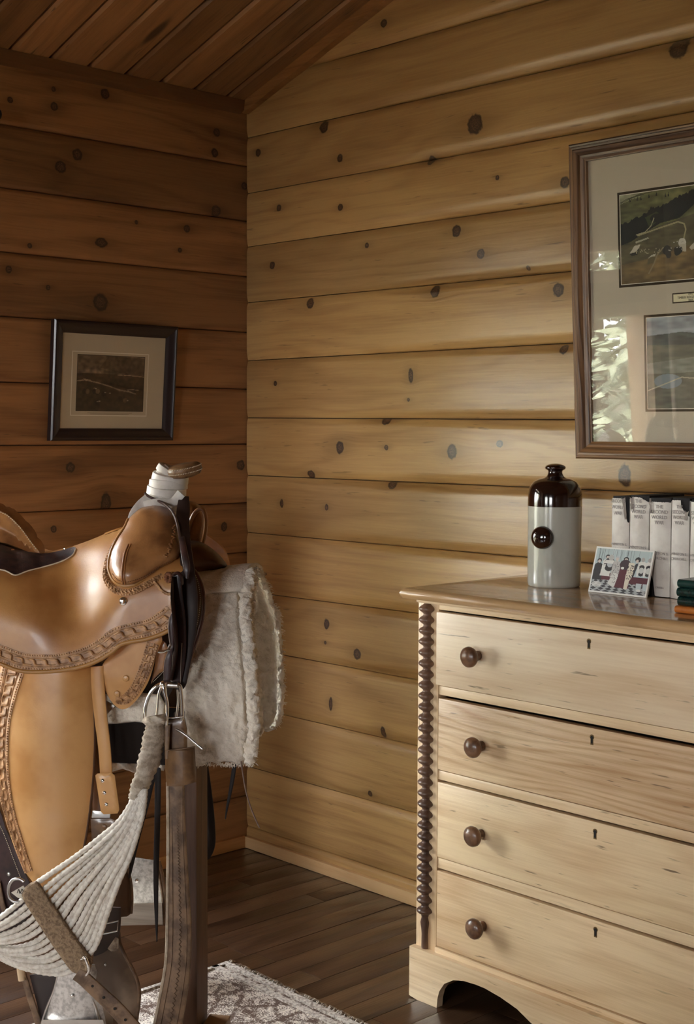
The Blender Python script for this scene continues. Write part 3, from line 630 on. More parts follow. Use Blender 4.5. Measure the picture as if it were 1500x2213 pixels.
cv.nz(.5, 6, 20, 6); cv.line([(.0, .47), (.12, .45), (.3, .49), (.48, .55), (.62, .61), (.78, .64), (.88, .68)], .009, (138, 122, 100)); cv.line([(.1, .43), (.2, .455)], .006, (150, 134, 110)); cv.line([(.75, .61), (.8, .595), (.92, .61)], .006, (130, 114, 92))
cv.poly([(0, .55), (.3, .52), (.6, .64), (1, .7), (1, 1), (0, 1)], (52, 41, 30), .7); rs = random.Random(2)
for i in range(9): x, y = rs.choice([(.14, .66), (.2, .67), (.28, .65), (.62, .72), (.66, .78), (.72, .80), (.4, .67), (.76, .84)]); cv.ell(x+rs.uniform(-.03, .03), y+rs.uniform(-.03, .03), .03, .045, rs.choice([(36, 28, 20), (92, 76, 56), (30, 24, 18)]))
for x, y in ((.42, .665), (.49, .675), (.31, .83), (.34, .82), (.28, .6), (.76, .8)): cv.ell(x, y, .014, .010, (150, 140, 120))
cv.nz(.5, 30, 24, 9); cv.line([(0, 0), (1, 0), (1, 1), (0, 1), (0, 0)], .004, (28, 22, 16))
cv.build('print', lambda u, v: TS(a0+(c1-a0)*u, b1-(b1-b0)*v, .0055), sf, M_print)
text('VIEW OF THE VALLEY AND RIVER FROM THE HILLS', .0045, TS((a0+c1)/2, b0-.006, .0055), (0, 1, 0), (sl2/sh_, 0, 1), M_ink, sf) if False else None
MB().add([TS(x, y, .0056) for x, y in ((a0+.04, b0-.0055), (c1-.04, b0-.0055), (c1-.04, b0-.0045), (a0+.04, b0-.0045))], [(0, 1, 2, 3)]).add([TS(x, y, .0056) for x, y in ((a0+.05, b0-.009), (c1-.05, b0-.009), (c1-.05, b0-.0082), (a0+.05, b0-.0082))], [(0, 1, 2, 3)]).build('caption_lines', plain('faded_ink', srgb(120, 104, 84), .8), sf, False)
slab(TS, .034, .034, sw_-.034, sh_-.034, .0068, .0082, M_pg, 'glass_pane', sf)
# ------------------------------------------------------------------ dresser
DX0, DX1 = 1.222, 2.258; XC = 1.740; FY = -.475; BK = -.032; ZT = .998
dr = thing('dresser', 'antique pine chest of four drawers with bobbin turned corner posts and arched plinth', 'dresser', (XC, -.25, 0))
# top with rounded nose
pr = [(-.512, ZT-.024), (-.5155, ZT-.018), (-.5165, ZT-.012), (-.515, ZT-.006), (-.510, ZT-.001), (-.500, ZT), (BK, ZT), (BK, ZT-.024)]
V = []; n = 30; xa, xb = 1.198, 2.282
xs_ = [xa+.000, xa+.002, xa+.008]+[xa+.008+(xb-xa-.016)*i/n for i in range(1, n)]+[xb-.008, xb-.002, xb]
ins = [.010, .003, 0]+[0]*(n-1)+[0, .003, .010]
for x, q in zip(xs_, ins):
    for (y, z) in pr:
        zz = z if q == 0 else ZT-.012+(z-ZT+.012)*(1-q*45*.9) ; wv = .0012*noise.noise(Vector((x*5, y*3, 0))) if y < -.49 else 0
        V.append((x, y+wv, zz))
k = len(pr); Fc = [(i*k+j, i*k+(j+1) % k, (i+1)*k+(j+1) % k, (i+1)*k+j) for i in range(len(xs_)-1) for j in range(k)]+[tuple(range(k)), tuple((len(xs_)-1)*k+j for j in range(k-1, -1, -1))]
bm = bmesh.new(); vv = [bm.verts.new(p) for p in V]
for f in Fc: bm.faces.new([vv[q] for q in f])
fromb('top', bm, M_top, dr, True, 50)
MB().box(DX0+.004, DX1-.004, -.488, BK, ZT-.034, ZT-.024, .003).build('cornice_moulding', M_pine, dr)
MB().box(DX0, DX0+.018, FY+.002, BK, .05, ZT-.034, .001).build('side_panel', M_pinev, dr); MB().box(DX1-.018, DX1, FY+.002, BK, .05, ZT-.034, .001).build('side_panel', M_pinev, dr)
MB().box(DX0+.018, DX1-.018, BK-.012, BK, .10, ZT-.034).build('back_panel', M_pine, dr, False)
SX = .066
for s_ in (0, 1):
    xa_ = DX0 if s_ == 0 else DX1-SX; st = MB().box(xa_, xa_+SX, FY, FY+.03, .118, ZT-.034, .0015).build('corner_stile', M_pinev, dr)
    cx = xa_+.031; nb = 29; z0_, z1_ = .205, ZT-.036; pb = []
    st_ = (z1_-z0_)/nb
    for i in range(nb):
        zz = z0_+i*st_
        for t_, r_ in ((0, .0108), (.12, .0112), (.22, .0145), (.32, .0190), (.43, .0220), (.54, .0232), (.65, .0222), (.76, .0192), (.86, .0145), (.94, .0114)): pb.append((r_*.92, zz+t_*st_))
    pb.append((.009, z1_)); pb = [(.0085, .125), (.0095, .13), (.0085, .16), (.010, .175), (.012, .19), (.0085, .203)]+pb
    pb2 = [(r*(1 if z > .205 else 1), z) for r, z in pb]
    MB().lathe(pb2, (cx, FY-.001, 0), sides=20).build('bobbin_column', M_turn, dr, ang=60)
ix0, ix1 = DX0+SX, DX1-SX
def rail(z0, z1, y=FY+.003, nm='drawer_rail'): MB().box(ix0-.001, ix1+.001, y, FY+.28, z0, z1, .0012).build(nm, M_pine, dr)
rail(.951, ZT-.034, FY+.001, 'frieze_rail')
DZ = [(.771, .9475), (.568, .7415), (.357, .5405), (.140, .3265)]
for (a, b) in ((.748, .7695), (.5445, .5665), (.3305, .3555)): rail(a, b)
rail(.100, .1385, FY-.004, 'base_rail')
MB().box(ix0, ix1, FY+.06, FY+.07, .10, .96).build('carcass_shade_sheet', M_dark, dr, False)  # black sheet added for the shade behind the drawers
def keyhole(mb, x, z, y):
    pts = []
    for i in range(12): a = math.pi*(-.25+1.5*i/11); pts.append((x+.0038*math.cos(a), z+.004+.0038*math.sin(a)))
    pts = [(x+.0038*math.cos(math.radians(t)), z+.004+.0038*math.sin(math.radians(t))) for t in range(-50, 231, 28)]+[(x-.0022, z-.009), (x+.0022, z-.009)]
    mb.prism(pts, 1, y-.0006, y+.004)
kn = [(1.417, .858), (1.426, .650), (1.428, .444), (1.436, .230)]
kh = [(.924), (.718), (.516), (.303)]
kx = [1.727, 1.735, 1.747, 1.752]
fronts = [wood('drawer_pine', srgb(240, 220, 188), srgb(204, 170, 130), seed=81, ring=70, contrast=.6, fleck=.8), wood('drawer_pine', srgb(236, 209, 170), srgb(184, 143, 98), seed=83.5, ring=330, contrast=.95, fleck=.8, lowamp=26), wood('drawer_pine', srgb(236, 210, 168), srgb(192, 151, 106), seed=85, ring=60, contrast=.7, fleck=1), wood('drawer_pine', srgb(234, 206, 164), srgb(186, 145, 100), seed=88.2, ring=80, contrast=.8, fleck=1)]
for i, (a, b) in enumerate(DZ):
    out = .006 if i == 0 else .001
    d = MB().box(ix0+(.0015 if i else -.003), ix1-(.0015 if i else -.003), FY-out, FY+.02, a+.0012, b-.0012, .003 if i == 0 else .002).build('drawer', fronts[i], dr)
    yk = FY-out; dx = kn[i][0]-XC
    for sgn in (1, -1):
        x = XC+dx*sgn; z = kn[i][1]
        MB().lathe([(.011, 0), (.0115, .004), (.0095, .010), (.0095, .016), (.013, .021), (.0215, .025), (.0240, .030), (.0235, .036), (.019, .041), (.010, .0445), (.001, .0455)], (x, yk, z), axis=(0, -1, 0), sides=28).build('knob', M_knob, d, ang=70)
    mb = MB(); keyhole(mb, kx[i], kh[i]-.002, yk); mb.build('keyhole', M_dark, d, False)
    mb = MB()
    P = [(kx[i]+.0058*math.cos(math.radians(t)), kh[i]+.003+.0058*math.sin(math.radians(t))) for t in range(-50, 231, 28)]+[(kx[i]-.004, kh[i]-.014), (kx[i]+.004, kh[i]-.014)]
    mb.prism(P, 1, yk-.0003, yk+.003); mb.build('escutcheon', plain('old_brass', srgb(120, 96, 62), .45, .7), d, False)
# arched plinth
arch = [(1.2335, .0), (1.309, .0), (1.311, .022), (1.317, .043), (1.333, .066), (1.361, .083), (1.394, .091), (1.43, .0935), (1.458, .093), (1.506, .086), (1.554, .074), (1.594, .055), (1.63, .042), (1.68, .034), (1.74, .031)]
arch = [arch[0]]+arch[1:]; top_ = .126
P = [(DX0-.004, .004), (DX0+.02, 0)]+[(x, z) for x, z in arch[1:]]; P = P+[(2*XC-x, z) for x, z in reversed(P[:-1])]; P = P+[(2*XC-(DX0-.004), top_), (DX0-.004, top_)]
def flatpoly(name, P, y0, y1, m, parent):
    r = delaunay_2d_cdt([Vector(p) for p in P], [(i, (i+1) % len(P)) for i in range(len(P))], [], 1, 1e-6); vs2, fs2 = r[0], r[2]; nn = len(vs2)
    bm = bmesh.new(); A = [bm.verts.new((v.x, y0, v.y)) for v in vs2]; B = [bm.verts.new((v.x, y1, v.y)) for v in vs2]
    for f in fs2: bm.faces.new([A[i] for i in f]); bm.faces.new([B[i] for i in reversed(f)])
    for e in [e for e in bm.edges if e.is_boundary and e.verts[0] in set(A)]:
        i, j = A.index(e.verts[0]), A.index(e.verts[1]); bm.faces.new([A[i], A[j], B[j], B[i]])
    return fromb(name, bm, m, parent, True, 30)
flatpoly('plinth', P, -.494, -.474, M_pine, dr)
for xx in (DX0-.004, DX1-.014): MB().box(xx, xx+.018, -.4735, BK, 0, top_, .002).build('plinth_side', M_pine, dr)
# ------------------------------------------------------------------ jug
bc = onZ(1197, 1264, ZT); jc = np.array([bc[0], -.180, ZT]); 
pxm = np.linalg.norm(ray(1197, 1200))*0+ (jc-CP)@CD/FPX      # metres per pixel at the jug
q = onZ(1197, 1264, ZT)
for it in range(20):
    t_ = onZ(1197, 1266-0, ZT); jc = t_
pxm = (jc-CP)@CD/FPX
zb = lambda py: ZT+(1266.5-py)*pxm*1.0
jg = thing('stoneware_jug', 'tall grey stoneware flask with dark brown glazed shoulder and round boss on the dresser', 'jug', jc)
M_grey = plain('grey_glaze', srgb(196, 196, 186), .12, coat=.5, nz=8, dark=srgb(180, 180, 170)); M_brg = plain('brown_glaze', srgb(46, 22, 14), .08, coat=.8, nz=9, dark=srgb(28, 13, 9))
pj = [(.001, 0), (53*pxm, 0), (56*pxm, 3*pxm), (57*pxm, 10*pxm), (57.3*pxm, 60*pxm), (57.5*pxm, 120*pxm), (57.8*pxm, 173*pxm)]
MB().lathe(pj, jc, sides=64).build('body', M_grey, jg, ang=70)
pj2 = [(57.8, 1093), (58, 1080), (57.5, 1068), (55.5, 1056), (52, 1048), (46, 1041), (37, 1036), (27, 1033.5), (20, 1031), (17, 1027), (15.2, 1022), (15.2, 1018), (17.5, 1015.5), (21.5, 1013.5), (22.5, 1010.5), (21, 1007.5), (17, 1005), (10, 1002.5), (.5, 1001.5)]
MB().lathe([(r*pxm, (1266-y)*pxm) for r, y in pj2], jc, sides=64).build('shoulder_and_stopper', M_brg, jg, ang=70)
hd = math.atan2(CP[1]-jc[1], CP[0]-jc[0])-math.radians(26); ba = np.array([math.cos(hd), math.sin(hd), 0])
MB().lathe([(24*pxm, -.004), (25*pxm, 3*pxm), (24*pxm, 9*pxm), (20*pxm, 14*pxm), (12*pxm, 17.5*pxm), (.4*pxm, 18.5*pxm)], jc+ba*54.5*pxm+np.array([0, 0, (1266-1158)*pxm]), axis=ba, sides=32).build('boss', M_brg, jg, ang=70)
# ------------------------------------------------------------------ upright books
YB = -.204
M_jk = plain('dust_jacket', srgb(222, 216, 208), .5, nz=18, dark=srgb(206, 198, 190)); M_bk = plain('black_cloth', srgb(28, 25, 26), .8); M_pages = plain('page_block', srgb(206, 194, 168), .9)
M_let = plain('faded_lettering', srgb(150, 142, 138), .7); M_letw = plain('white_lettering', srgb(196, 190, 180), .7)
bks = [(1322, 1360, 1072, 'torn top right corner', 0), (1361, 1402.5, 1070, 'torn crumpled jacket top', 1), (1404, 1450, 1076, 'torn bottom left corner', 2), (1451, 1490, 1076, 'missing jacket top right corner', 3), (1492, 1530, 1080, 'cut off at the frame edge', 4)]
for i, (xa_, xb_, yt, dsc, kind) in enumerate(bks):
    A, B = onY(xa_, 1180, YB), onY(xb_, 1180, YB); zt = onY((xa_+xb_)/2, yt, YB)[2]; x0, x1 = A[0]+.0006, B[0]-.0006; w = x1-x0; xc = (x0+x1)/2
    b = thing('book', ['first pale jacketed war history book from the left, jacket torn along its right top', 'second pale jacketed war history book from the left with crumpled torn jacket top', 'third pale jacketed war history book from the left with torn lower left corner', 'fourth pale jacketed war history book from the left missing its top right corner', 'rightmost upright jacketed book, cut by the photo edge'][i], 'book', (xc, YB+.07, ZT), 'war history books upright on the dresser')
    hz = zt-ZT
    def spine(mb, xl, xr, zl, zh, y, bul=.004, n=8, bite=None):
        V = []; m = 26
        for a in range(n+1):
            u = a/n; x = xl+(xr-xl)*u; yy = y-bul*(1-(2*u-1)**2)
            zhi = zh
            zlo = zl
            if bite: zlo, zhi = bite(u, zl, zh)
            for c in range(m+1):
                z = zlo+(zhi-zlo)*c/m; V.append((x, yy-.0006*noise.noise(Vector((x*60, z*30, i))), z))
        mb.add(V, [(a*(m+1)+c, (a+1)*(m+1)+c, (a+1)*(m+1)+c+1, a*(m+1)+c+1) for a in range(n) for c in range(m)])
    # cloth case
    MB().box(x0+.001, x1-.001, YB+.001, YB+.145, ZT+.0005, zt-.0005, .002).build('case', M_bk, b)
    mb = MB(); spine(mb, x0+.001, x1-.001, ZT+.001, zt-.0003, YB+.001, .003); o = mb.build('case_spine', M_bk, b)
    MB().box(x0+.004, x1-.004, YB+.012, YB+.140, ZT+.004, zt-.0045).build('page_block', M_pages, b, False)
    rs = random.Random(i+9)
    def bite(u, zl, zh, kind=kind):
        jag = .0025*abs(noise.noise(Vector((u*9, kind*5, 1))))+.001
        hi = zh-.004-jag; lo = zl
        if kind == 0: hi = zh-.004-jag-(.0 if u < .62 else min(.055, (u-.62)*.16+.006))
        if kind == 1: hi = zh-.003-jag-(max(0, u-.6)*.03)-(.006 if u < .12 else 0)
        if kind == 2: hi = zh-.008-jag-(.012 if u < .12 else 0); lo = zl+(.052*(1-(max(0, u)/.34)**3) if u < .34 else .001)
        if kind == 3: hi = zh-.004-jag-(.016+(u-.6)*.05 if u > .58 else 0)
        return lo, hi
    mb = MB(); spine(mb, x0, x1, ZT+.001, zt, YB-.0006, .0045, n=24, bite=bite)
    sp = mb.build('dust_jacket', M_jk, b, True, 60)
    mb = MB()
    for xx in (x0-.0004, x1+.0000): mb.box(xx, xx+.0005, YB, YB+.13, ZT+.002, zt-.006)
    mb.build('jacket_board', M_jk, b, False)
    if kind in (0, 1, 2, 3):      # curled flap of torn paper
        mb = MB(); px_ = {0: x1-.30*w, 1: x0+.12*w, 2: x0+.06*w, 3: x1-.10*w}[kind]; zz = zt-{0: .004, 1: .006, 2: .010, 3: .03}[kind]; ln = {0: .05, 1: .028, 2: .026, 3: .02}[kind]; V = []
        for a in range(9):
            for c in range(5):
                t_ = a/8; V.append((px_+(c-2)*.0018*(1-.6*t_)+(.010*t_ if kind == 0 else .004*t_*(1 if kind != 3 else 0)), YB-.0065-.0035*math.sin(c*1.2+t_*2), zz-ln*t_+.002*math.sin(c*2)))
        mb.add(V, [(a*5+c, a*5+c+1, (a+1)*5+c+1, (a+1)*5+c) for a in range(8) for c in range(4)]); mb.build('torn_flap', M_jk, b)
    yl = YB-.0058; base = zt-.010
    rows_ = [('THE', .014), ('SECOND', .026), ('WORLD', .038), ('WAR', .050)] if kind != 0 else [('SECOND', .012), ('WORLD', .026), ('WAR', .040)]
    sh = {0: 0, 1: 0, 2: .006, 3: .006, 4: .004}[kind]
    for s_, dz in rows_: text(s_, .0115, (xc-(.004 if kind == 0 else 0), yl, zt-dz-sh), (1, 0, 0), (0, 0, 1), M_let, b, sx=min(1, w*.8/.045) if s_ != 'WAR' else .9)
    for s_, dz in (('WINSTON S.', .112), ('CHURCHILL', .123)): text(s_, .0085, (xc, yl, zt-dz-sh-.008*(i > 0)), (1, 0, 0), (0, 0, 1), M_let, b, sx=w/.052)
    text('CASSELL', .006, (xc+.004, yl, ZT+.022), (1, 0, 0), (0, 0, 1), M_let, b) if kind in (2,) else None
# ------------------------------------------------------------------ leaning tile picture
A = onZ(1271, 1279, ZT); B = onZ(1396, 1293, ZT)
hgt = .129; e1 = B-A; wl_ = np.linalg.norm(e1); e1 = e1/wl_
C_ = onY(1290, 1181, YB-.015)
best = None
for yy in np.linspace(-.30, -.15, 151):
    c = onY(1290, 1181, yy)
    d_ = abs((c-A)@e1)
    if best is None or d_ < best[0]: best = (d_, c)
e2 = best[1]-A; hgt = np.linalg.norm(e2); e2 /= hgt; e2 = e2-e1*(e2@e1); e2 /= np.linalg.norm(e2)
if e2[1] < .12: e2 = np.array([0, .3, .954]); hgt = .115
e3 = np.cross(e1, e2)
pc = thing('picture_tile', 'small white-edged tile picture of a costumed group leaning against the pale books', 'picture', A)
def TP(u, v, d): return A+e1*u+e2*v+e3*d+np.array([0, 0, .0008])
M_white = plain('white_card', srgb(238, 236, 230), .35)
slab(TP, 0, 0, wl_, hgt, -.005, 0, M_white, 'tile', pc)
cv = Canvas(170, 138, (186, 200, 200))
for i in range(24): x = random.random(); cv.line([(x, 0), (x+random.uniform(-.01, .01), .42)], .003, random.choice([(90, 96, 98), (130, 140, 142), (216, 224, 224)]))
cv.poly([(0, .72), (1, .72), (1, 1), (0, 1)], (176, 178, 178))
for j in range(5):
    for i in range(14):
        s_ = .05+.008*j; cx = i*s_*1.9+(.5 if j % 2 else 0)*s_*1.9-.02; cy = .76+j*.058; cv.poly([(cx-s_*.8, cy), (cx, cy-.034), (cx+s_*.8, cy), (cx, cy+.034)], (66, 64, 66))
WN, BKc, WH, SK = (92, 38, 48), (50, 44, 46), (228, 226, 220), (214, 200, 190)
cv.poly([(.0, .56), (.36, .56), (.36, .72), (0, .74)], WN); cv.poly([(.62, .60), (1, .60), (1, .78), (.62, .76)], WN)
def fig(x, top, s_, body, hair, lower=None):
    cv.poly([(x-.07*s_, top+.14), (x+.07*s_, top+.14), (x+.09*s_, top+.5), (x-.09*s_, top+.5)], body); cv.ell(x, top+.15, .065*s_, .05, body)
    cv.ell(x, top+.045, .042*s_, .05, hair); cv.ell(x, top+.065, .027*s_, .04, SK)
    if lower: cv.poly([(x-.08*s_, top+.42), (x+.08*s_, top+.42), (x+.12*s_, .88), (x-.12*s_, .88)], lower)
fig(.08, .24, 1, BKc, BKc); fig(.22, .14, 1, WH, BKc); cv.ell(.27, .36, .10, .16, BKc); cv.ell(.28, .36, .05, .07, (186, 190, 190)); cv.poly([(.2, .26), (.34, .26), (.38, .34), (.16, .34)], WH); cv.ell(.285, .20, .05, .07, (190, 188, 184))
cv.poly([(.18, .36), (.21, .36), (.19, .56), (.16, .56)], WH); fig(.40, .16, .9, (196, 192, 188), (196, 196, 196)); cv.poly([(.36, .55), (.45, .55), (.50, .8), (.40, .88), (.30, .8)], (222, 220, 214))
for i in range(60): cv.ell(.40+random.uniform(-.06, .06), random.uniform(.3, .8), .006, .007, (96, 88, 90))
fig(.56, .16, 1.1, WN, BKc, WN); cv.ell(.56, .34, .10, .12, (70, 50, 56)); cv.ell(.52, .42, .03, .03, WH)
cv.poly([(.62, .28), (.72, .28), (.74, .55), (.68, .70), (.66, .90), (.60, .90), (.60, .6)], (226, 216, 196))
for i in range(34): cv.ell(.67+random.uniform(-.06, .06), random.uniform(.34, .66), .009, .011, (46, 36, 32))
cv.ell(.77, .20, .05, .06, BKc); cv.ell(.76, .235, .025, .04, SK); cv.poly([(.74, .3), (.79, .28), (.74, .6), (.71, .62)], BKc)
for x in (.86, .98): cv.ell(x, .30, .075, .07, WH); cv.ell(x, .44, .07, .13, BKc); cv.ell(x, .44, .042, .07, (206, 206, 200)); cv.ell(x, .19, .032, .05, (176, 170, 166)); cv.ell(x-.06, .46, .022, .13, WH); cv.poly([(x-.05, .74), (x+.05, .74), (x+.04, .9), (x-.04, .9)], (196, 206, 206))
cv.ell(.10, .84, .09, .06, WH, .8); cv.ell(.87, .90, .04, .03, WH)
cv.build('picture_print', lambda u, v: TP(.004+(wl_-.008)*u, hgt-.004-(hgt-.008)*v, .0004), pc, M_print)
# ------------------------------------------------------------------ lying books at the right edge
M_grn = plain('green_leather', srgb(30, 66, 60), .25, coat=.4, nz=30, dark=srgb(18, 44, 40)); M_org = plain('orange_cloth', srgb(206, 128, 56), .4, nz=20, dark=srgb(190, 106, 44))
bl = onZ(1457, 1325, ZT); dd = (bl-CP)@CD/FPX; z = ZT+.0005
X0 = bl[0]; Yf = bl[1]+.0
def lying(nm, lab, x0, yf, z0, th_, w_, dp, mc, rot=0, rnd=True):
    b = thing(nm, lab, 'book', (x0+w_/2, yf+dp/2, z0), 'books lying on the dresser')
    V = MB(); n = 8; P = []
    for i in range(n+1): a = math.pi*(-.5+i/n); P.append((yf+.008-.008*math.cos(a), z0+th_/2+th_/2*math.sin(a)))
    P += [(yf+dp, z0+th_), (yf+dp, z0+th_-.002), (yf+.012, z0+th_-.002), (yf+.012, z0+.002), (yf+dp, z0+.002), (yf+dp, z0)]
    k = len(P); pts = [(x0, a, c) for a, c in P]+[(x0+w_, a, c) for a, c in P]
    mb = MB().add(pts, [(i, (i+1) % k, k+(i+1) % k, k+i) for i in range(k)])
    mb.add([(x0, a, c) for a, c in P]+[(x0+w_, a, c) for a, c in P], []); m2 = n+1
    mb.add([(x0, a, c) for a, c in P[:m2]], [tuple(range(m2))]); mb.add([(x0+w_, a, c) for a, c in P[:m2]], [tuple(range(m2-1, -1, -1))])
    mb.build('cover', mc, b, True, 50); MB().box(x0+.003, x0+w_-.003, yf+.011, yf+dp-.004, z0+.002, z0+th_-.002).build('page_block', M_pages, b, False)
    return b
ths = [.015, .0185, .0185, .0165]
lying('book', 'thin orange book lying at the bottom of the small stack', X0, Yf, z, ths[0], .15, .2, M_org); z += ths[0]+.0004
lying('book', 'lowest of the three dark green leather books, lying on the orange one', X0+.004, Yf+.004, z, ths[1], .14, .19, M_grn); z += ths[1]+.0004
lying('book', 'middle one of the three stacked dark green leather books', X0+.003, Yf+.002, z, ths[2], .14, .19, M_grn); z += ths[2]+.0004
lying('book', 'topmost of the three stacked dark green leather books', X0+.003, Yf+.004, z, ths[3], .14, .19, M_grn)
# ------------------------------------------------------------------ leather panels traced on the saddle's side plane
def inside(p, P):
    c = False; n = len(P)
    for i in range(n):
        x1, y1 = P[i]; x2, y2 = P[(i+1) % n]
        if (y1 > p[1]) != (y2 > p[1]) and p[0] < x1+(p[1]-y1)*(x2-x1)/(y2-y1): c = not c
    return c
def bdist(p, P):
    A = P; B = np.roll(P, -1, 0); d = B-A; t = np.clip(((p-A)*d).sum(1)/((d*d).sum(1)+1e-9), 0, 1); return float(np.sqrt((((A+d*t[:, None])-p)**2).sum(1).min()))
def panel(name, outline, wf, th, m, parent, step=9, smooth=4, edge=None, disp=None, ang=45, closed_smooth=True, mirror=False):
    P = catmull(outline, smooth, True) if smooth > 1 else [np.array(p, float) for p in outline]
    P = np.array([p[:2] for p in P]); pts = [tuple(p) for p in P]; n = len(pts)
    x0, y0 = P.min(0); x1, y1 = P.max(0)
    inn = []
    rr = random.Random(1)
    y = y0+step/2; r = 0
    while y < y1:
        x = x0+(step/2 if r % 2 else 0)
        while x < x1:
            if inside((x, y), pts) and bdist(np.array((x, y)), P) > step*.45: inn.append((x, y))
            x += step
        y += step*.87; r += 1
    if edge:                                    # extra ring just inside the rim for a rounded edge
        c = P.mean(0)
    R_ = delaunay_2d_cdt([Vector(p) for p in pts+inn], [(i, (i+1) % n) for i in range(n)], [], 1, 1e-5)
    vs2, es2, fs2 = R_[0], R_[1], R_[2]
    D = [bdist(np.array((v.x, v.y)), P) for v in vs2]
    W = [wf(v.x, v.y, d) for v, d in zip(vs2, D)]
    bm = bmesh.new()
    A = []; 
    for v, d, w in zip(vs2, D, W):
        p = S(v.x, v.y, w-(th*.35*max(0, 1-d/4.0) if edge is None else 0))
        if disp: p = p+N_*disp(p, d)
        A.append(bm.verts.new(tuple(p)))
    bm.verts.ensure_lookup_table()
    fc = []
    for f in fs2:
        try: fc.append(bm.faces.new([A[i] for i in f]))
        except ValueError: pass
    bmesh.ops.recalc_face_normals(bm, faces=bm.faces)
    bm.normal_update()
    nb = Vector(N_)
    s = sum(f.normal.dot(nb)*f.calc_area() for f in bm.faces)
    if s < 0:
        for f in bm.faces: f.normal_flip()
    bm.normal_update()
    B = [bm.verts.new(v.co-(v.normal*.6+nb*.4).normalized()*th) for v in A]
    nf = []
    be = [(e.verts[0], e.verts[1], e.link_faces[0]) for e in bm.edges if e.is_boundary]
    idx = {v: i for i, v in enumerate(A)}
    for f in fc: nf.append(bm.faces.new([B[idx[v]] for v in reversed(f.verts)]))
    for a, b, f in be: 
        try: bm.faces.new([b, a, B[idx[a]], B[idx[b]]])
        except ValueError: pass
    if mirror:
        g = bmesh.ops.duplicate(bm, geom=bm.verts[:]+bm.edges[:]+bm.faces[:])
        for v in [q for q in g['geom'] if isinstance(q, bmesh.types.BMVert)]:
            p = np.array(v.co); dd = (p-O_)@N_-WC; v.co = Vector(p-2*dd*N_)
    return fromb(name, bm, m, parent, True, ang)
def strap(name, pts, th, m, parent, n=6, edge_m=None, mb=None, tw=0):
    P = catmull([np.array(p, float) for p in pts], n)     # (px, py, w, width px)
    V = []
    for i, p in enumerate(P):
        a = P[max(i-1, 0)]; b = P[min(i+1, len(P)-1)]; d = (b-a)[:2]; d = d/(np.linalg.norm(d)+1e-9); nx = np.array([-d[1], d[0]])
        h = p[3]/2
        L = S(p[0]-nx[0]*h, p[1]-nx[1]*h, p[2]-tw*h*.001); R = S(p[0]+nx[0]*h, p[1]+nx[1]*h, p[2]+tw*h*.001); u = (R-L)/(np.linalg.norm(R-L)+1e-9); e = min(th*.4, np.linalg.norm(R-L)*.2)
        V += [L+N_*(-th*.5+e*0), L+N_*th*.2, L+u*e+N_*th*.5, R-u*e+N_*th*.5, R+N_*th*.2, R-N_*th*.5]
    k = 6; nn = len(P); Fc = [(i*k+j, i*k+(j+1) % k, (i+1)*k+(j+1) % k, (i+1)*k+j) for i in range(nn-1) for j in range(k)]+[tuple(range(k)), tuple((nn-1)*k+j for j in range(k-1, -1, -1))]
    if mb is not None: mb.add(V, Fc); return None
    return MB().add(V, Fc).build(name, m, parent, True, 50)
def stitches(name, line, wf, parent, m=None, pitch=4.2, r=.0009, off=.0014, mb=None, length=.55):
    P = catmull([np.array(p, float) for p in line], 8); P = np.array([p[:2] for p in P]); seg = np.linalg.norm(np.diff(P, axis=0), axis=1); cum = np.concatenate([[0], np.cumsum(seg)])
    own = mb is None; mb = mb or MB(); s = 0
    while s+pitch < cum[-1]:
        q = [np.array([np.interp(t, cum, P[:, 0]), np.interp(t, cum, P[:, 1])]) for t in (s, s+pitch*length)]
        a, b = (S(k[0], k[1], wf(k[0], k[1], 20)+off) for k in q); mb.tube([a, (a+b)/2+N_*r*.5, b], [r*.6, r, r*.6], 5); s += pitch
    if own: o = mb.build(name, m or M_thr, parent); o['kind'] = 'stuff'; return o
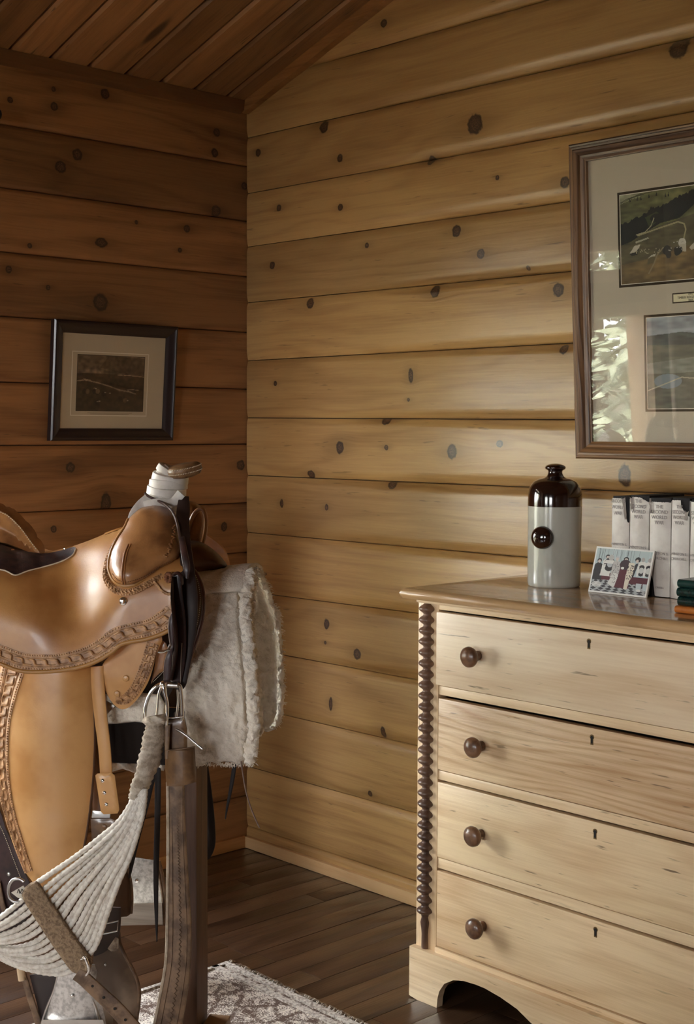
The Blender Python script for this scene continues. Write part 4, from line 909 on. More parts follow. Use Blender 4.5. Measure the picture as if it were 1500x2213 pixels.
def tooled(name, line, hw, wf, parent, m=None, lift=.0025, k=1.0):
    """raised tooled band: braid of two interlacing strands between two rows of beads"""
    P = catmull([np.array(p, float) for p in line], 10); hw_ = [p[2] if len(p) > 2 else hw for p in P]; P = np.array([p[:2] for p in P]); n = len(P)
    seg = np.linalg.norm(np.diff(P, axis=0), axis=1); cum = np.concatenate([[0], np.cumsum(seg)]); Lt = cum[-1]
    def at(s, o, lf):
        x = np.interp(s, cum, P[:, 0]); y = np.interp(s, cum, P[:, 1]); x2 = np.interp(min(s+2, Lt), cum, P[:, 0]); y2 = np.interp(min(s+2, Lt), cum, P[:, 1]); x1 = np.interp(max(s-2, 0), cum, P[:, 0]); y1 = np.interp(max(s-2, 0), cum, P[:, 1])
        d = np.array([x2-x1, y2-y1]); d /= np.linalg.norm(d)+1e-9; h = np.interp(s, cum, hw_); X, Y = x-d[1]*o*h, y+d[0]*o*h
        return S(X, Y, wf(X, Y, 20)+lf)
    mb = MB(); m_ = int(Lt/4)+1; V = []; ok = [-1, -.97, -.62, -.60, .60, .62, .97, 1]; lf = [-.001, lift*.9, lift*.9, lift*.4, lift*.4, lift*.9, lift*.9, -.001]
    for i in range(m_+1):
        for o, l in zip(ok, lf): V.append(at(Lt*i/m_, o, l))
    q = len(ok); mb.add(V, [(i*q+j, i*q+j+1, (i+1)*q+j+1, (i+1)*q+j) for i in range(m_) for j in range(q-1)])
    H = hw*k; wl_ = 2.3*H*.62
    for ph in (0, math.pi):                     # S-links of the braid
        s = 0.0
        while s+wl_ < Lt:
            pts = []
            for t in range(11):
                u = t/10; sx_ = s+wl_*(1.55*u-.25+.22*math.sin(2*math.pi*u)); o_ = .27*math.tanh(6*(u-.5))-.07*math.sin(2*math.pi*u)
                pts.append(at(max(0, min(Lt, sx_)), o_, lift*.5+.0024*math.sin(math.pi*min(1, max(0, u)))))
            mb.tube(pts, [.0008, .0015, .0020, .0023, .0025, .0026, .0025, .0023, .0020, .0015, .0008], 6); s += wl_/1.0
        break
    for o in (-.80, .80):
        s = 2.0
        while s < Lt-2:
            c = at(s, o, lift*.95); mb.ball(c, .0021, (1, 1, 1), 3); s += 5.6*k
    for o in (-.5, .5): mb.tube([at(Lt*i/m_, o, lift*.75) for i in range(m_+1)], .0009, 5)
    ob = mb.build(name, m or M_tool, parent, True, 60); return ob
def lin(x, pts):
    return float(np.interp(x, [p[0] for p in pts], [p[1] for p in pts]))
sd = thing('western_saddle', 'tan western saddle with tooled borders, wrapped horn and dark suede seat on a stand', 'saddle', S(250, 1560, WC))
# seat: side jockey and seat in one leather skin
top_pts = [(-290, 1262), (-230, 1222), (-140, 1182), (-60, 1160), (0, 1172), (40, 1186), (90, 1194), (150, 1182), (235, 1150), (262, 1140), (300, 1118), (340, 1112), (400, 1150)]
bot_pts = [(-290, 1372), (-200, 1398), (-130, 1408), (-60, 1415), (0, 1437), (52, 1455), (130, 1453), (195, 1440), (243, 1414), (269, 1394), (321, 1383), (364, 1366), (400, 1340)]
def w_seat(x, y, d=20):
    t = max(0, min(1, (lin(x, bot_pts)-y)/(lin(x, bot_pts)-lin(x, top_pts)))); 
    t2 = max(0, (t-.30)/.70)
    w = .034-.234*(1-math.sqrt(max(0, 1-t2**2.0)))-.012*t
    q = max(0, min(1, t/.75)); w -= .048*math.exp(-((x-158)/58.0)**2)*q*q*(3-2*q)*math.sqrt(max(0, 1-t**4))
    return w
out = [(-60, 1160), (0, 1172), (40, 1186), (90, 1194), (150, 1182), (195, 1167), (235, 1150), (262, 1140), (300, 1128), (345, 1150), (375, 1200), (380, 1240), (376, 1290), (372, 1330), (364, 1366), (321, 1383), (290, 1388), (269, 1394), (256, 1404), (243, 1414), (222, 1428), (195, 1440), (165, 1448), (130, 1453), (90, 1457), (52, 1455), (25, 1448), (0, 1437), (-30, 1425), (-60, 1415), (-130, 1408), (-200, 1398), (-250, 1382), (-278, 1340), (-280, 1290), (-262, 1248), (-225, 1222), (-140, 1182)]
seat = panel('seat_jockey', out, w_seat, .005, M_leather, sd, step=8, smooth=3, mirror=True)
def bd(off): return [(x, y-off) for x, y in [(-55, 1405), (0, 1426), (52, 1443)]]+[(130, 1441-off), (192, 1428-off), (236, 1404-off*.9), (262, 1385-off), (318, 1372-off), (360, 1355-off), (378, 1338-off)]
brd = [(-236, 1360, 15), (-190, 1378, 16), (-120, 1388, 17), (-55, 1392, 17), (0, 1412, 18), (45, 1428, 18), (90, 1432, 18), (130, 1430, 18), (185, 1417, 19), (222, 1398, 20), (252, 1376, 20), (285, 1365, 19), (325, 1355, 19), (358, 1336, 21), (372, 1322, 18)]
tooled('tooled_border', brd, 18, w_seat, sd)
rim = [(-278, 1300), (-276, 1342), (-250, 1380), (-200, 1396), (-130, 1406), (-60, 1413), (0, 1434), (52, 1451), (130, 1449), (192, 1436), (240, 1411), (266, 1391), (321, 1380), (366, 1362), (380, 1345)]
P = catmull(rim, 8); MB().tube([S(p[0], p[1], w_seat(p[0], p[1])+.001) for p in P], .0048, 10).build('rolled_edge', M_edge, sd)
# seat insert in dark suede
ins = [(-118, 1182), (-60, 1164), (0, 1172), (40, 1187), (90, 1196), (130, 1190), (158, 1182), (163, 1187), (155, 1200), (130, 1213), (90, 1225), (60, 1233), (34, 1242), (15, 1233), (0, 1230), (-60, 1222), (-112, 1214)]
panel('seat_insert', ins, lambda x, y, d: w_seat(x, y)+.004, .004, M_seat, sd, step=7, smooth=3)
P = catmull([(164, 1186), (156, 1200), (131, 1214), (91, 1226), (60, 1234), (34, 1243), (15, 1235), (0, 1231), (-60, 1224)], 6)
MB().tube([S(p[0], p[1], w_seat(p[0], p[1])+.004) for p in P], .0016, 6).build('seat_welt', M_thr, sd)
# cantle
can = [(-128, 1102), (-104, 1084), (-70, 1080), (-30, 1090), (0, 1104), (20, 1115), (45, 1140), (65, 1168), (86, 1196), (60, 1192), (40, 1184), (0, 1172), (-70, 1176), (-128, 1190), (-142, 1150)]
panel('cantle', can, lambda x, y, d: WC+.03-.05*(1-math.exp(-d/14))+.0*x, .030, M_swell, sd, step=7, smooth=4)
stitches('cantle_stitching', [(-40, 1088), (0, 1106), (20, 1117), (45, 1142), (65, 1169), (82, 1192)], lambda x, y, d: WC+.028, sd, pitch=5.0, r=.0016, off=.002)
P = catmull([(-10, 1128), (6, 1136), (14, 1150), (26, 1150), (36, 1166), (46, 1172)], 5); MB().tube([S(p[0], p[1], WC-.016) for p in P], .0022, 5).tube([S(p[0]-10, p[1]+4, WC-.016) for p in P], .0018, 5).build('cantle_tooling', M_swell, sd)
# fork with swells
sw_o = [(268, 1142), (277, 1122), (290, 1107), (306, 1096), (328, 1091), (350, 1093), (370, 1106), (381, 1126), (389, 1156), (394, 1184), (388, 1204), (372, 1218), (352, 1228), (320, 1248), (300, 1259), (284, 1265), (266, 1266), (250, 1259), (239, 1244), (234, 1222), (240, 1192), (253, 1164)]
def w_sw(x, y, d):
    base = lin(y, [(1088, -.150), (1120, -.115), (1160, -.060), (1200, -.02), (1266, .030)])
    return base+.052*math.sqrt(max(0, 1-(1-min(d/48.0, 1))**2))
panel('near_swell', sw_o, w_sw, .012, M_swell, sd, step=6, smooth=4)
def w_swo(x, y, d=20):
    return lin(y, [(1088, -.150), (1120, -.115), (1160, -.060), (1200, -.02), (1266, .030)])
P = catmull([(268, 1262), (266, 1246), (268, 1220), (272, 1196), (280, 1176)], 6)
sPw = np.array([p for p in catmull(sw_o, 4, True)])
for dx in (-3.5, 3.5): pass
mb = MB()
for dx in (-2.4, 2.4): mb.tube([S(p[0]+dx, p[1], w_sw(p[0]+dx, p[1], bdist(np.array(p[:2]), sPw))+.0008) for p in P], .0022, 7)
mb.build('swell_welt', plain('welt_cord', srgb(150, 98, 56), .4), sd)
st = MB(); wfS = lambda x, y, d: w_sw(x, y, bdist(np.array([x, y]), sPw))
stitches('', [(243, 1240), (253, 1252), (266, 1258)], wfS, None, mb=st, off=.0006); stitches('', [(276, 1258), (300, 1251), (322, 1240), (350, 1222), (372, 1211)], wfS, None, mb=st, off=.0006)
o = st.build('swell_stitching', plain('brown_thread', srgb(92, 60, 36), .8), sd); o['kind'] = 'stuff'
tl = MB(); rs = random.Random(6)
for i in range(26):
    y = 1130+i*2.9; x = 379-.0*i-(i/26)**2*22+rs.uniform(-5, 3); pp = S(x, y, wfS(x, y, 0)+.0002); tl.ball(pp, .0032, (1, 1, .7), 4)
tl.build('swell_tooling', M_swell, sd)
# apron under the swell, with stitched rim
ap = [(266, 1142), (248, 1166), (234, 1196), (226, 1222), (222, 1242), (228, 1264), (244, 1281), (266, 1288), (292, 1284), (320, 1270), (340, 1258), (368, 1244), (392, 1236), (404, 1218), (400, 1196), (385, 1190), (340, 1200), (300, 1210), (262, 1205), (258, 1175)]
def w_ap(x, y, d=20): return max(w_seat(x, y), w_swo(x, y)-.012)+.005
panel('fork_apron', ap, w_ap, .007, M_leather, sd, step=7, smooth=4)
tooled('fork_apron_border', [(249, 1170, 4), (236, 1198, 4.5), (229, 1224, 5), (228, 1246, 6), (236, 1264, 6.5), (252, 1277, 6.5), (268, 1280, 6.5), (290, 1277, 6), (318, 1263, 6), (340, 1250, 6), (352, 1243, 5)], 6, w_ap, sd, lift=.0018)
P = catmull(sw_o[10:]+sw_o[:2], 5); P = [p for p in P]
MB().tube([S(p[0], p[1], w_swo(p[0], p[1])+.002) for p in P], .0035, 8).build('swell_piping', M_edge, sd)
# small leaf ear near the strap holder
panel('front_ear', [(330, 1256), (345, 1248), (368, 1240), (378, 1250), (374, 1276), (360, 1284), (348, 1274), (336, 1266)], lambda x, y, d: w_seat(x, y)+.007, .004, M_leather, sd, step=6)
P = catmull([(333, 1256), (340, 1264), (348, 1275), (360, 1283), (372, 1285)], 5); MB().tube([S(p[0], p[1], w_seat(p[0], p[1])+.010) for p in P], .0028, 6, tw=(.35, 2, 900)).build('rope_edge', M_tool, sd)
mb = MB()
for i in range(10): a = i*.628; mb.ball(S(364+5*math.cos(a), 1248+9*math.sin(a), .034), .005, (1, 1, .8), 4)
mb.build('rosette', plain('rust_rosette', srgb(126, 80, 52), .8), sd)
# concho on the jockey
c = S(267, 1299, w_seat(267, 1299)); MB().lathe([(.0085, 0), (.009, .002), (.0082, .004), (.0055, .005), (.005, .0095), (.0035, .0115), (.0008, .012)], c, axis=N_, sides=20).ball(c+N_*.004, .0010).build('concho', M_nick, sd)
# far half of the fork and the gullet
fs = [(392, 1090), (405, 1083), (420, 1085), (434, 1095), (444, 1112), (447, 1134), (443, 1156), (438, 1178), (410, 1182), (392, 1176)]
panel('far_swell', fs, lambda x, y, d: -.30+.035*math.sqrt(max(0, 1-(1-min(d/22., 1))**2)), .03, M_swell, sd, step=6)
P = catmull([(400, 1172), (408, 1140), (418, 1114), (430, 1101), (440, 1104), (445, 1124), (443, 1152), (438, 1176)], 6); MB().tube([S(p[0], p[1], -.262) for p in P], .0052, 10).build('gullet_roll', M_swell, sd)
skf = [(385, 1176), (410, 1168), (436, 1172), (462, 1188), (482, 1208), (492, 1224), (484, 1232), (455, 1240), (425, 1244), (385, 1250)]
panel('gullet_skirt', skf, lambda x, y, d: -.19+.05*math.sqrt(max(0, 1-(1-min(d/34., 1))**2)), .03, plain('gullet_leather', srgb(96, 66, 42), .45, nz=12, dark=srgb(58, 38, 25)), sd, step=7)
fr = [(396, 1228), (413, 1226), (425, 1240), (434, 1264), (439, 1292), (437, 1330), (430, 1362), (418, 1396), (406, 1430), (398, 1456), (386, 1440), (384, 1300), (386, 1240)]
w_fr = lambda x, y, d: -.012-.05*(1-min(1, (y-1226)/80))**2
panel('front_skirt', fr, w_fr, .010, plain('skirt_leather', srgb(120, 88, 52), .45, nz=14, dark=srgb(88, 58, 34)), sd, step=6)
stitches('skirt_stitching', [(414, 1232), (424, 1246), (430, 1268), (433, 1294), (430, 1330), (423, 1360), (412, 1392)], w_fr, sd, pitch=4.5, r=.0011, off=.002)
P = catmull([(412, 1226), (425, 1240), (435, 1264), (440, 1292), (438, 1330), (431, 1362), (419, 1398), (406, 1434)], 5); MB().tube([S(p[0], p[1], w_fr(p[0], p[1], 0)-.002) for p in P], .0042, 8).build('skirt_edge', plain('oxblood_edge', srgb(84, 40, 26), .4), sd)
# horn: neck, cap, mulehide wraps
hn = [(346, 1112, 52), (348, 1094, 48), (355, 1080, 44), (360, 1062, 42), (364, 1044, 40), (368, 1030, 36), (372, 1020, 30), (376, 1013, 22)]
Hc = catmull([np.array(p, float) for p in hn], 6); pm = (S(360, 1050, WC)-CP)@CD/FPX
MB().tube([S(p[0], p[1], WC) for p in Hc], [p[2]*pm*.97 for p in Hc], 28, flat=.85).build('horn_neck', M_wrap, sd)
for i, (cy, cx, rr_, til, h) in enumerate([(1080, 355, 43.5, -.02, 20), (1062, 360, 42.5, .03, 20), (1046, 364, 41.5, -.06, 18), (1033, 368, 39.5, .10, 16), (1020, 368, 31, .45, 14)]):
    c = S(cx, cy, WC); ax = np.array([0, 0, 1.])+F_*(til+.10)+N_*(.10 if i % 2 else 0); ax /= np.linalg.norm(ax)
    r = rr_*pm; hh = h*pm
    MB().lathe([(r*.90, -hh*.6), (r*1.0, -hh*.5), (r*1.012, -hh*.4), (r*.99, hh*.4), (r*.975, hh*.5), (r*.86, hh*.62)], c, axis=ax, sides=40).build('wrap_strip', M_wrap, sd, ang=40)
strap('wrap_tail', [(322, 1072, -.150, 16), (304, 1092, -.140, 22), (290, 1112, -.125, 22), (280, 1130, -.11, 12)], .003, M_wrap, sd)
strap('wrap_tail', [(392, 1066, -.150, 20), (372, 1086, -.150, 20), (340, 1088, -.142, 22), (312, 1094, -.140, 22)], .003, M_wrap, sd)
cc = S(399, 1015, WC+.012); axc = np.array([0, 0, 1.])+F_*(-.16)+N_*.16; axc /= np.linalg.norm(axc)
MB().lathe([(.002, -.017), (.022, -.0165), (.034, -.013), (.0385, -.006), (.0395, .002), (.038, .008), (.033, .0115), (.020, .0135), (.001, .014)], cc, axis=axc, sides=48).build('horn_cap', M_hcap, sd, ang=75)
mb = MB(); uu = np.cross(axc, [0, 0, 1.]); uu /= np.linalg.norm(uu); vv_ = np.cross(axc, uu)
for r_, h_ in ((.0388, .0065), (.0392, -.004)):
    for i in range(64): a = 2*math.pi*i/64; mb.ball(cc+axc*h_+r_*(math.cos(a)*uu+math.sin(a)*vv_), .0013, n=3)
o = mb.build('horn_cap_stitching', M_thr, sd); o['kind'] = 'stuff'
# fender with tooled rear border, stirrup leather, keeper
fe = [(-30, 1430), (60, 1440), (130, 1440), (195, 1432), (200, 1500), (203, 1560), (203, 1620), (200, 1680), (194, 1740), (186, 1800), (176, 1850), (165, 1885), (140, 1915), (110, 1925), (80, 1915), (66, 1900), (48, 1872), (18, 1790), (0, 1715), (-12, 1640), (-16, 1560), (-20, 1500)]
w_fe = lambda x, y, d=20: .022+.012*math.sin((y-1430)/500*3.1)-.00002*(x-100)**2*.16+.02*max(0, (y-1750)/170)
panel('fender', fe, w_fe, .005, M_leather_f, sd, step=10, smooth=3)
tooled('fender_border', [(28, 1446, 26), (14, 1500, 22), (4, 1560, 18), (2, 1630, 16), (8, 1700, 14), (22, 1765, 12), (42, 1830, 11), (62, 1885, 9)], 16, w_fe, sd)
P = catmull([(199, 1440), (203, 1500), (206, 1560), (206, 1620), (203, 1680), (197, 1740), (189, 1800), (178, 1855), (165, 1890)], 5); MB().tube([S(p[0]-2, p[1], w_fe(p[0], p[1])-.002) for p in P], .0032, 8).build('fender_edge', plain('burnished_edge', srgb(84, 54, 34), .35), sd)
strap('stirrup_leather', [(210, 1440, .004, 28), (213, 1500, .006, 28), (219, 1560, .008, 27), (226, 1620, .010, 26), (230, 1680, .010, 26)], .005, M_leather_f, sd)
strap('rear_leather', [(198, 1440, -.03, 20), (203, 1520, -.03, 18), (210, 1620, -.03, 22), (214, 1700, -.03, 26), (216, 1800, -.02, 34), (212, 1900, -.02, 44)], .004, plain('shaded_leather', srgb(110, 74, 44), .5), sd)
kb = panel('keeper', [(206, 1676), (210, 1672), (240, 1669), (248, 1676), (258, 1750), (254, 1758), (224, 1760), (218, 1754)], lambda x, y, d: .024, .012, M_leather_f, sd, smooth=1, step=8)
for (x, y) in ((222, 1687), (226, 1713), (230, 1738)): MB().lathe([(.0042, 0), (.004, .0012), (.0025, .0022), (.0004, .0026)], S(x, y, .024), axis=N_, sides=14).build('rivet', M_nick, kb)
panel('keeper_plate', [(200, 1752), (232, 1754), (238, 1760), (237, 1768), (198, 1767), (199, 1758)], lambda x, y, d: .014, .006, M_steel, sd, smooth=1)
kb = panel('hobble_strap', [(196, 1770), (240, 1769), (252, 1775), (258, 1800), (262, 1870), (255, 1930), (205, 1925), (200, 1850)], lambda x, y, d: .018, .008, M_bronze, sd, smooth=1, step=9)
MB().lathe([(.0058, 0), (.0052, .0012), (.0035, .0020), (.0004, .0024)], S(226, 1787, .018), axis=N_, sides=14).build('rivet', M_bronze, kb)
# front flap with braid and two conchos
ff = [(222, 1436), (221, 1462), (227, 1490), (237, 1510), (250, 1526), (264, 1533), (281, 1527), (300, 1507), (319, 1477), (330, 1445), (338, 1412), (350, 1376), (300, 1376), (262, 1390), (240, 1415)]
w_ff = lambda x, y, d=20: .006-.010*max(0, (y-1470)/60)
fo = panel('front_flap', ff, w_ff, .006, M_leather_f, sd, step=8, smooth=3)
tooled('flap_border', [(330, 1390, 13), (318, 1430, 13), (306, 1462, 13), (290, 1492, 12), (270, 1512, 11), (250, 1512, 8)], 12, w_ff, sd, lift=.002)
for (x, y, r) in ((272, 1466, .0072), (253, 1499, .0068)): MB().lathe([(r, 0), (r, .0018), (r*.8, .003), (r*.72, .0026), (r*.3, .0032), (.0003, .0034)], S(x, y, w_ff(x, y)+.001), axis=N_, sides=20).build('rosette_concho', M_leather_f, sd)
rf = [(326, 1478), (332, 1468), (345, 1455), (357, 1444), (362, 1400), (352, 1385), (340, 1400), (334, 1440)]
panel('rigging_leather', rf, lambda x, y, d: -.01, .005, M_swell, sd, step=6, smooth=2); stitches('rigging_stitching', [(331, 1474), (345, 1460), (356, 1448)], lambda x, y, d: -.010, sd, pitch=3.4, r=.0008)
P = catmull([(342, 1409), (352, 1409), (362, 1404), (368, 1393)], 6); MB().tube([S(p[0], p[1], .004) for p in P], .0028, 8).build('rigging_ring', M_nick, sd)
panel('rigging_plate', [(226, 1512), (248, 1526), (224, 1551), (227, 1530)], lambda x, y, d: -.02, .003, M_steel, sd, smooth=1, step=7)
# lining under the jockey, shade put into its dark colour
panel('shaded_lining', [(-230, 1380), (-60, 1420), (120, 1440), (240, 1400), (380, 1330), (396, 1450), (350, 1530), (220, 1530), (-60, 1530), (-230, 1500)], lambda x, y, d: -.045, .02, plain('lining_shadow', srgb(46, 34, 26), .9), sd, smooth=1, step=20)
# rear billet at the left edge
w_bl = lambda x, y, d=20: .012
panel('rear_billet', [(-60, 1700), (-5, 1745), (10, 1785), (38, 1850), (62, 1905), (80, 1948), (68, 1965), (50, 2000), (20, 2030), (-60, 2040)], w_bl, .005, M_dkl, sd, step=12, smooth=2)
stitches('billet_stitching', [(-4, 1775), (10, 1806), (26, 1848), (40, 1885), (48, 1905)], w_bl, sd, pitch=4, r=.0009)
MB().lathe([(.0045, 0), (.004, .0015), (.002, .0024), (.0003, .0027)], S(19, 1889, .012), axis=N_, sides=12).build('rivet', M_steel, sd)
strap('billet_edge', [(-6, 1905, .018, 12), (4, 1950, .02, 10), (14, 1985, .02, 8)], .004, M_brn, sd)
# dark latigo straps from the horn down to the ring
lt = thing('latigo_straps', 'bundle of dark brown leather straps looped over the saddle horn and hanging to the buckle', 'strap', S(385, 1250, .04))
mb = MB()
P = catmull([(313, 1066, -.152), (322, 1073, -.148), (345, 1084, -.142), (362, 1095, -.125), (376, 1112, -.09), (384, 1136, -.055), (390, 1170, -.02), (398, 1205, .02), (402, 1235, .05)], 6)
mb.tube([S(p[0], p[1], p[2]) for p in P], .0032, 8); mb.build('horn_loop', plain('cord_latigo', srgb(84, 64, 58), .35), lt)
strap('strap', [(398, 1072, -.16, 20), (396, 1100, -.13, 28), (395, 1140, -.09, 28), (400, 1180, -.03, 26), (405, 1230, .01, 30), (410, 1290, .03, 34), (408, 1350, .036, 34), (403, 1410, .04, 26), (399, 1450, .044, 18), (394, 1478, .046, 16), (382, 1490, .046, 16)], .004, plain('latigo_brown', srgb(48, 32, 27), .5, spec=.35, nz=20), lt)
strap('strap', [(382, 1238, .048, 16), (384, 1290, .05, 22), (388, 1340, .05, 26), (388, 1400, .05, 28), (384, 1450, .05, 26), (380, 1478, .05, 22)], .004, M_dkl, lt)
strap('strap', [(392, 1160, .0, 12), (398, 1195, .045, 14), (403, 1225, .058, 14), (404, 1250, .06, 6)], .004, M_dkl, lt)
strap('strap', [(374, 1246, .056, 6), (375, 1290, .06, 12), (380, 1340, .062, 14), (384, 1390, .062, 12), (380, 1430, .062, 10), (372, 1470, .060, 12)], .004, M_dkl, lt, tw=6)
strap('strap', [(377, 1316, .052, 4), (370, 1345, .056, 12), (371, 1380, .056, 12), (373, 1398, .056, 6), (366, 1416, .060, 12), (362, 1440, .060, 16), (361, 1470, .060, 14)], .004, M_dkl, lt)
M_edgel = plain('cut_edge', srgb(150, 132, 118), .5)
mb = MB()
for ln in ([(373, 1250, .062), (374, 1300, .066), (378, 1340, .068), (379, 1400, .068), (372, 1460, .066)], [(366, 1335, .062), (364, 1360, .062), (368, 1395, .062)], [(393, 1390, .056), (391, 1430, .056), (390, 1476, .056)]):
    mb.tube([S(*p) for p in catmull(ln, 6)], .0011, 5)
mb.build('strap_edges', M_edgel, lt)
P = catmull([(376, 1242, .05), (384, 1238, .062), (392, 1246, .062), (394, 1262, .055)], 5); MB().tube([S(*p) for p in P], .006, 8, flat=.5).build('strap_loop', M_dkl, lt)
# cinch ring and tongues
cr = thing('cinch_buckle', 'nickel cinch ring with double tongue hanging below the dark straps', 'buckle', S(370, 1500, .06))
def tubepx(name, pts, r, m, par, sides=10, sm=6, **k): P = catmull([np.array(p, float) for p in pts], sm); return MB().tube([S(p[0], p[1], p[2]) for p in P], r, sides, **k).build(name, m, par)
tubepx('ring', [(313, 1556, .07), (313, 1540, .072), (316, 1522, .072), (324, 1500, .072), (337, 1484, .07), (352, 1477, .066), (372, 1477, .064), (388, 1481, .064), (392, 1500, .064), (394, 1540, .064), (392, 1556, .064)], .0038, M_nick, cr)
tubepx('ring_bar', [(349, 1482, .06), (343, 1500, .06), (341, 1525, .06), (338, 1550, .06)], .0026, M_nick, cr)
tubepx('ring_bar', [(383, 1490, .058), (385, 1515, .058), (381, 1552, .058)], .0024, M_nick, cr)
tubepx('roller', [(350, 1479, .074), (365, 1480, .074), (384, 1481, .072)], .006, M_steel, cr)
tubepx('tongue', [(353, 1478, .084), (355, 1495, .086), (361, 1520, .086), (361, 1545, .086), (360, 1566, .084)], [.0062]*6+[.0036]*19 , M_nick, cr) if False else None
P = catmull([(353, 1479, .082), (356, 1497, .085), (361, 1520, .086), (361, 1545, .086), (360, 1567, .082)], 6)
MB().tube([S(*p) for p in P], list(np.interp(range(len(P)), [0, 3, 8, len(P)-1], [.0066, .0062, .0038, .0034])), 10).ball(S(353, 1479, .083), .0078).build('tongue', M_nick, cr)
tubepx('cross_bar', [(364, 1552, .07), (380, 1551, .07), (395, 1549, .07)], .0018, M_nick, cr)
tubepx('lower_tongue', [(381, 1576, .086), (392, 1582, .09), (406, 1592, .092), (420, 1604, .094), (438, 1619, .096)], .0026, M_steel, cr)
# long belly strap
bs = thing('breast_strap', 'weathered brown leather strap with wide bronze keeper hanging in front of the stand post', 'strap', S(385, 1650, .07))
panel('strap_top', [(352, 1560), (366, 1556), (398, 1552), (404, 1575), (404, 1640), (356, 1640)], lambda x, y, d: .066, .008, M_bronze, bs, smooth=1, step=8)
strap('strap_fold', [(362, 1566, .076, 12), (361, 1600, .078, 10), (361, 1640, .078, 8)], .005, M_brn, bs)
kp = [(357, 1622), (370, 1620), (400, 1617), (421, 1614), (423, 1650), (424, 1690), (400, 1697), (380, 1700), (360, 1699), (357, 1660)]
panel('keeper', kp, lambda x, y, d: .088-.012*((x-390)/33)**2, .012, M_bronze, bs, smooth=1, step=6)
tubepx('keeper_edge', [(357, 1622, .080), (380, 1620, .090), (402, 1617, .090), (421, 1614, .080)], .0014, M_brn, bs)
st_ = [(379, 1690, .064, 38), (380, 1760, .064, 38), (382, 1840, .062, 42), (384, 1920, .062, 48), (386, 2000, .062, 54), (384, 2080, .062, 56), (374, 2150, .062, 60), (362, 2215, .062, 62), (352, 2260, .062, 62)]
strap('strap', st_, .008, M_brn, bs, n=8)
le = [(a-b/2, y, w, ) for a, y, w, b in st_]
strap('strap_edge', [(a-b/2+3, y, w+.002, 7.5) for a, y, w, b in st_], .008, plain('raw_edge', srgb(176, 158, 136), .6, nz=30, dark=srgb(140, 120, 98)), bs, n=8)
mb = MB(); rs = random.Random(12)
y = 1720.0
while y < 2225:
    cx = np.interp(y, [q[1] for q in st_], [q[0] for q in st_])+4; k = 2.4 if y > 1900 else 1.6
    mb.tube([S(cx-2.4, y, .0668), S(cx+2.4, y+5*k/2, .0672), S(cx-1, y+8*k/2, .0668)], .0012, 5); y += 5.5*k*.8
mb.build('strap_tooling', plain('dark_tooling', srgb(104, 80, 60), .6), bs)
mb = MB()
for s_ in (-.28, .28): mb.tube([S(q[0]+q[3]*s_+2, q[1], .0672) for q in [np.array(p, float) for p in catmull([np.array(p, float) for p in st_], 6)]], .0012, 5)
mb.build('strap_crease', M_brn, bs)
# ------------------------------------------------------------------ rope cinch
ci = thing('rope_cinch', 'off-white cotton rope cinch fanning out below the buckle to a brown woven band', 'cinch', S(180, 1900, .1))
nk = [(334, 1546, .078, 22), (336, 1560, .080, 25), (336, 1580, .082, 26), (331, 1606, .084, 27), (326, 1630, .086, 27), (318, 1660, .088, 25), (308, 1686, .09, 23), (300, 1706, .09, 21), (294, 1726, .09, 20)]
P = catmull([np.array(p, float) for p in nk], 10); pmc = (S(320, 1650, .085)-CP)@CD/FPX; mb = MB()
mb.tube([S(p[0], p[1], p[2]) for p in P], [p[3]*pmc*(1+.055*math.sin(i*1.25)+.05*math.sin(i*.31)) for i, p in enumerate(P)], 28, flat=.55, tw=(.035, 14, 0))
mb.build('wrapped_neck', M_cordw, ci, True, None)
for yy in (1552,): tubepx('neck_binding', [(313, 1558, .092), (325, 1556, .1), (345, 1556, .1), (354, 1558, .092)], .0072, M_cordw, ci, tw=(.2, 3, 300))
def cord(pts, r=.0047, nm='cord'):
    P = catmull([np.array(p, float) for p in pts], 1)
    P = catmull([S(p[0], p[1], p[2]) for p in pts], 14)
    L = sum(np.linalg.norm(P[i+1]-P[i]) for i in range(len(P)-1)); n = int(L/.0026)
    cum = np.concatenate([[0], np.cumsum([np.linalg.norm(P[i+1]-P[i]) for i in range(len(P)-1)])]); A = np.array(P)
    Q = [np.array([np.interp(L*i/n, cum, A[:, k]) for k in range(3)]) for i in range(n+1)]
    return MB().tube(Q, r, 9, tw=(.13, 3, 480)).build(nm, M_cord, ci, True, None)
NCD = 15
rs = random.Random(21)
for i in range(NCD):                           # from the neck to the band
    u = i/(NCD-1)
    LB = [(296, 1704), (281, 1740), (256, 1776), (214, 1812), (165, 1850), (112, 1886), (74, 1912), (62, 1922)]
    RB = [(314, 1704), (309, 1752), (296, 1802), (278, 1856), (256, 1906), (234, 1966), (208, 2040), (186, 2070)]
    uu_ = u**.85; jx = 2.2*math.sin(i*2.9)
    pts = [(a[0]*(1-uu_)+b[0]*uu_+jx*math.sin(math.pi*k/7), a[1]*(1-uu_)+b[1]*uu_+jx*.6*math.sin(math.pi*k/7)+8*math.sin(math.pi*uu_)*math.sin(math.pi*k/7), .094+.010*math.sin(math.pi*k/7)*(.5+.5*math.sin(i*2.4))) for k, (a, b) in enumerate(zip(LB, RB))]
    cord(pts, .0058)
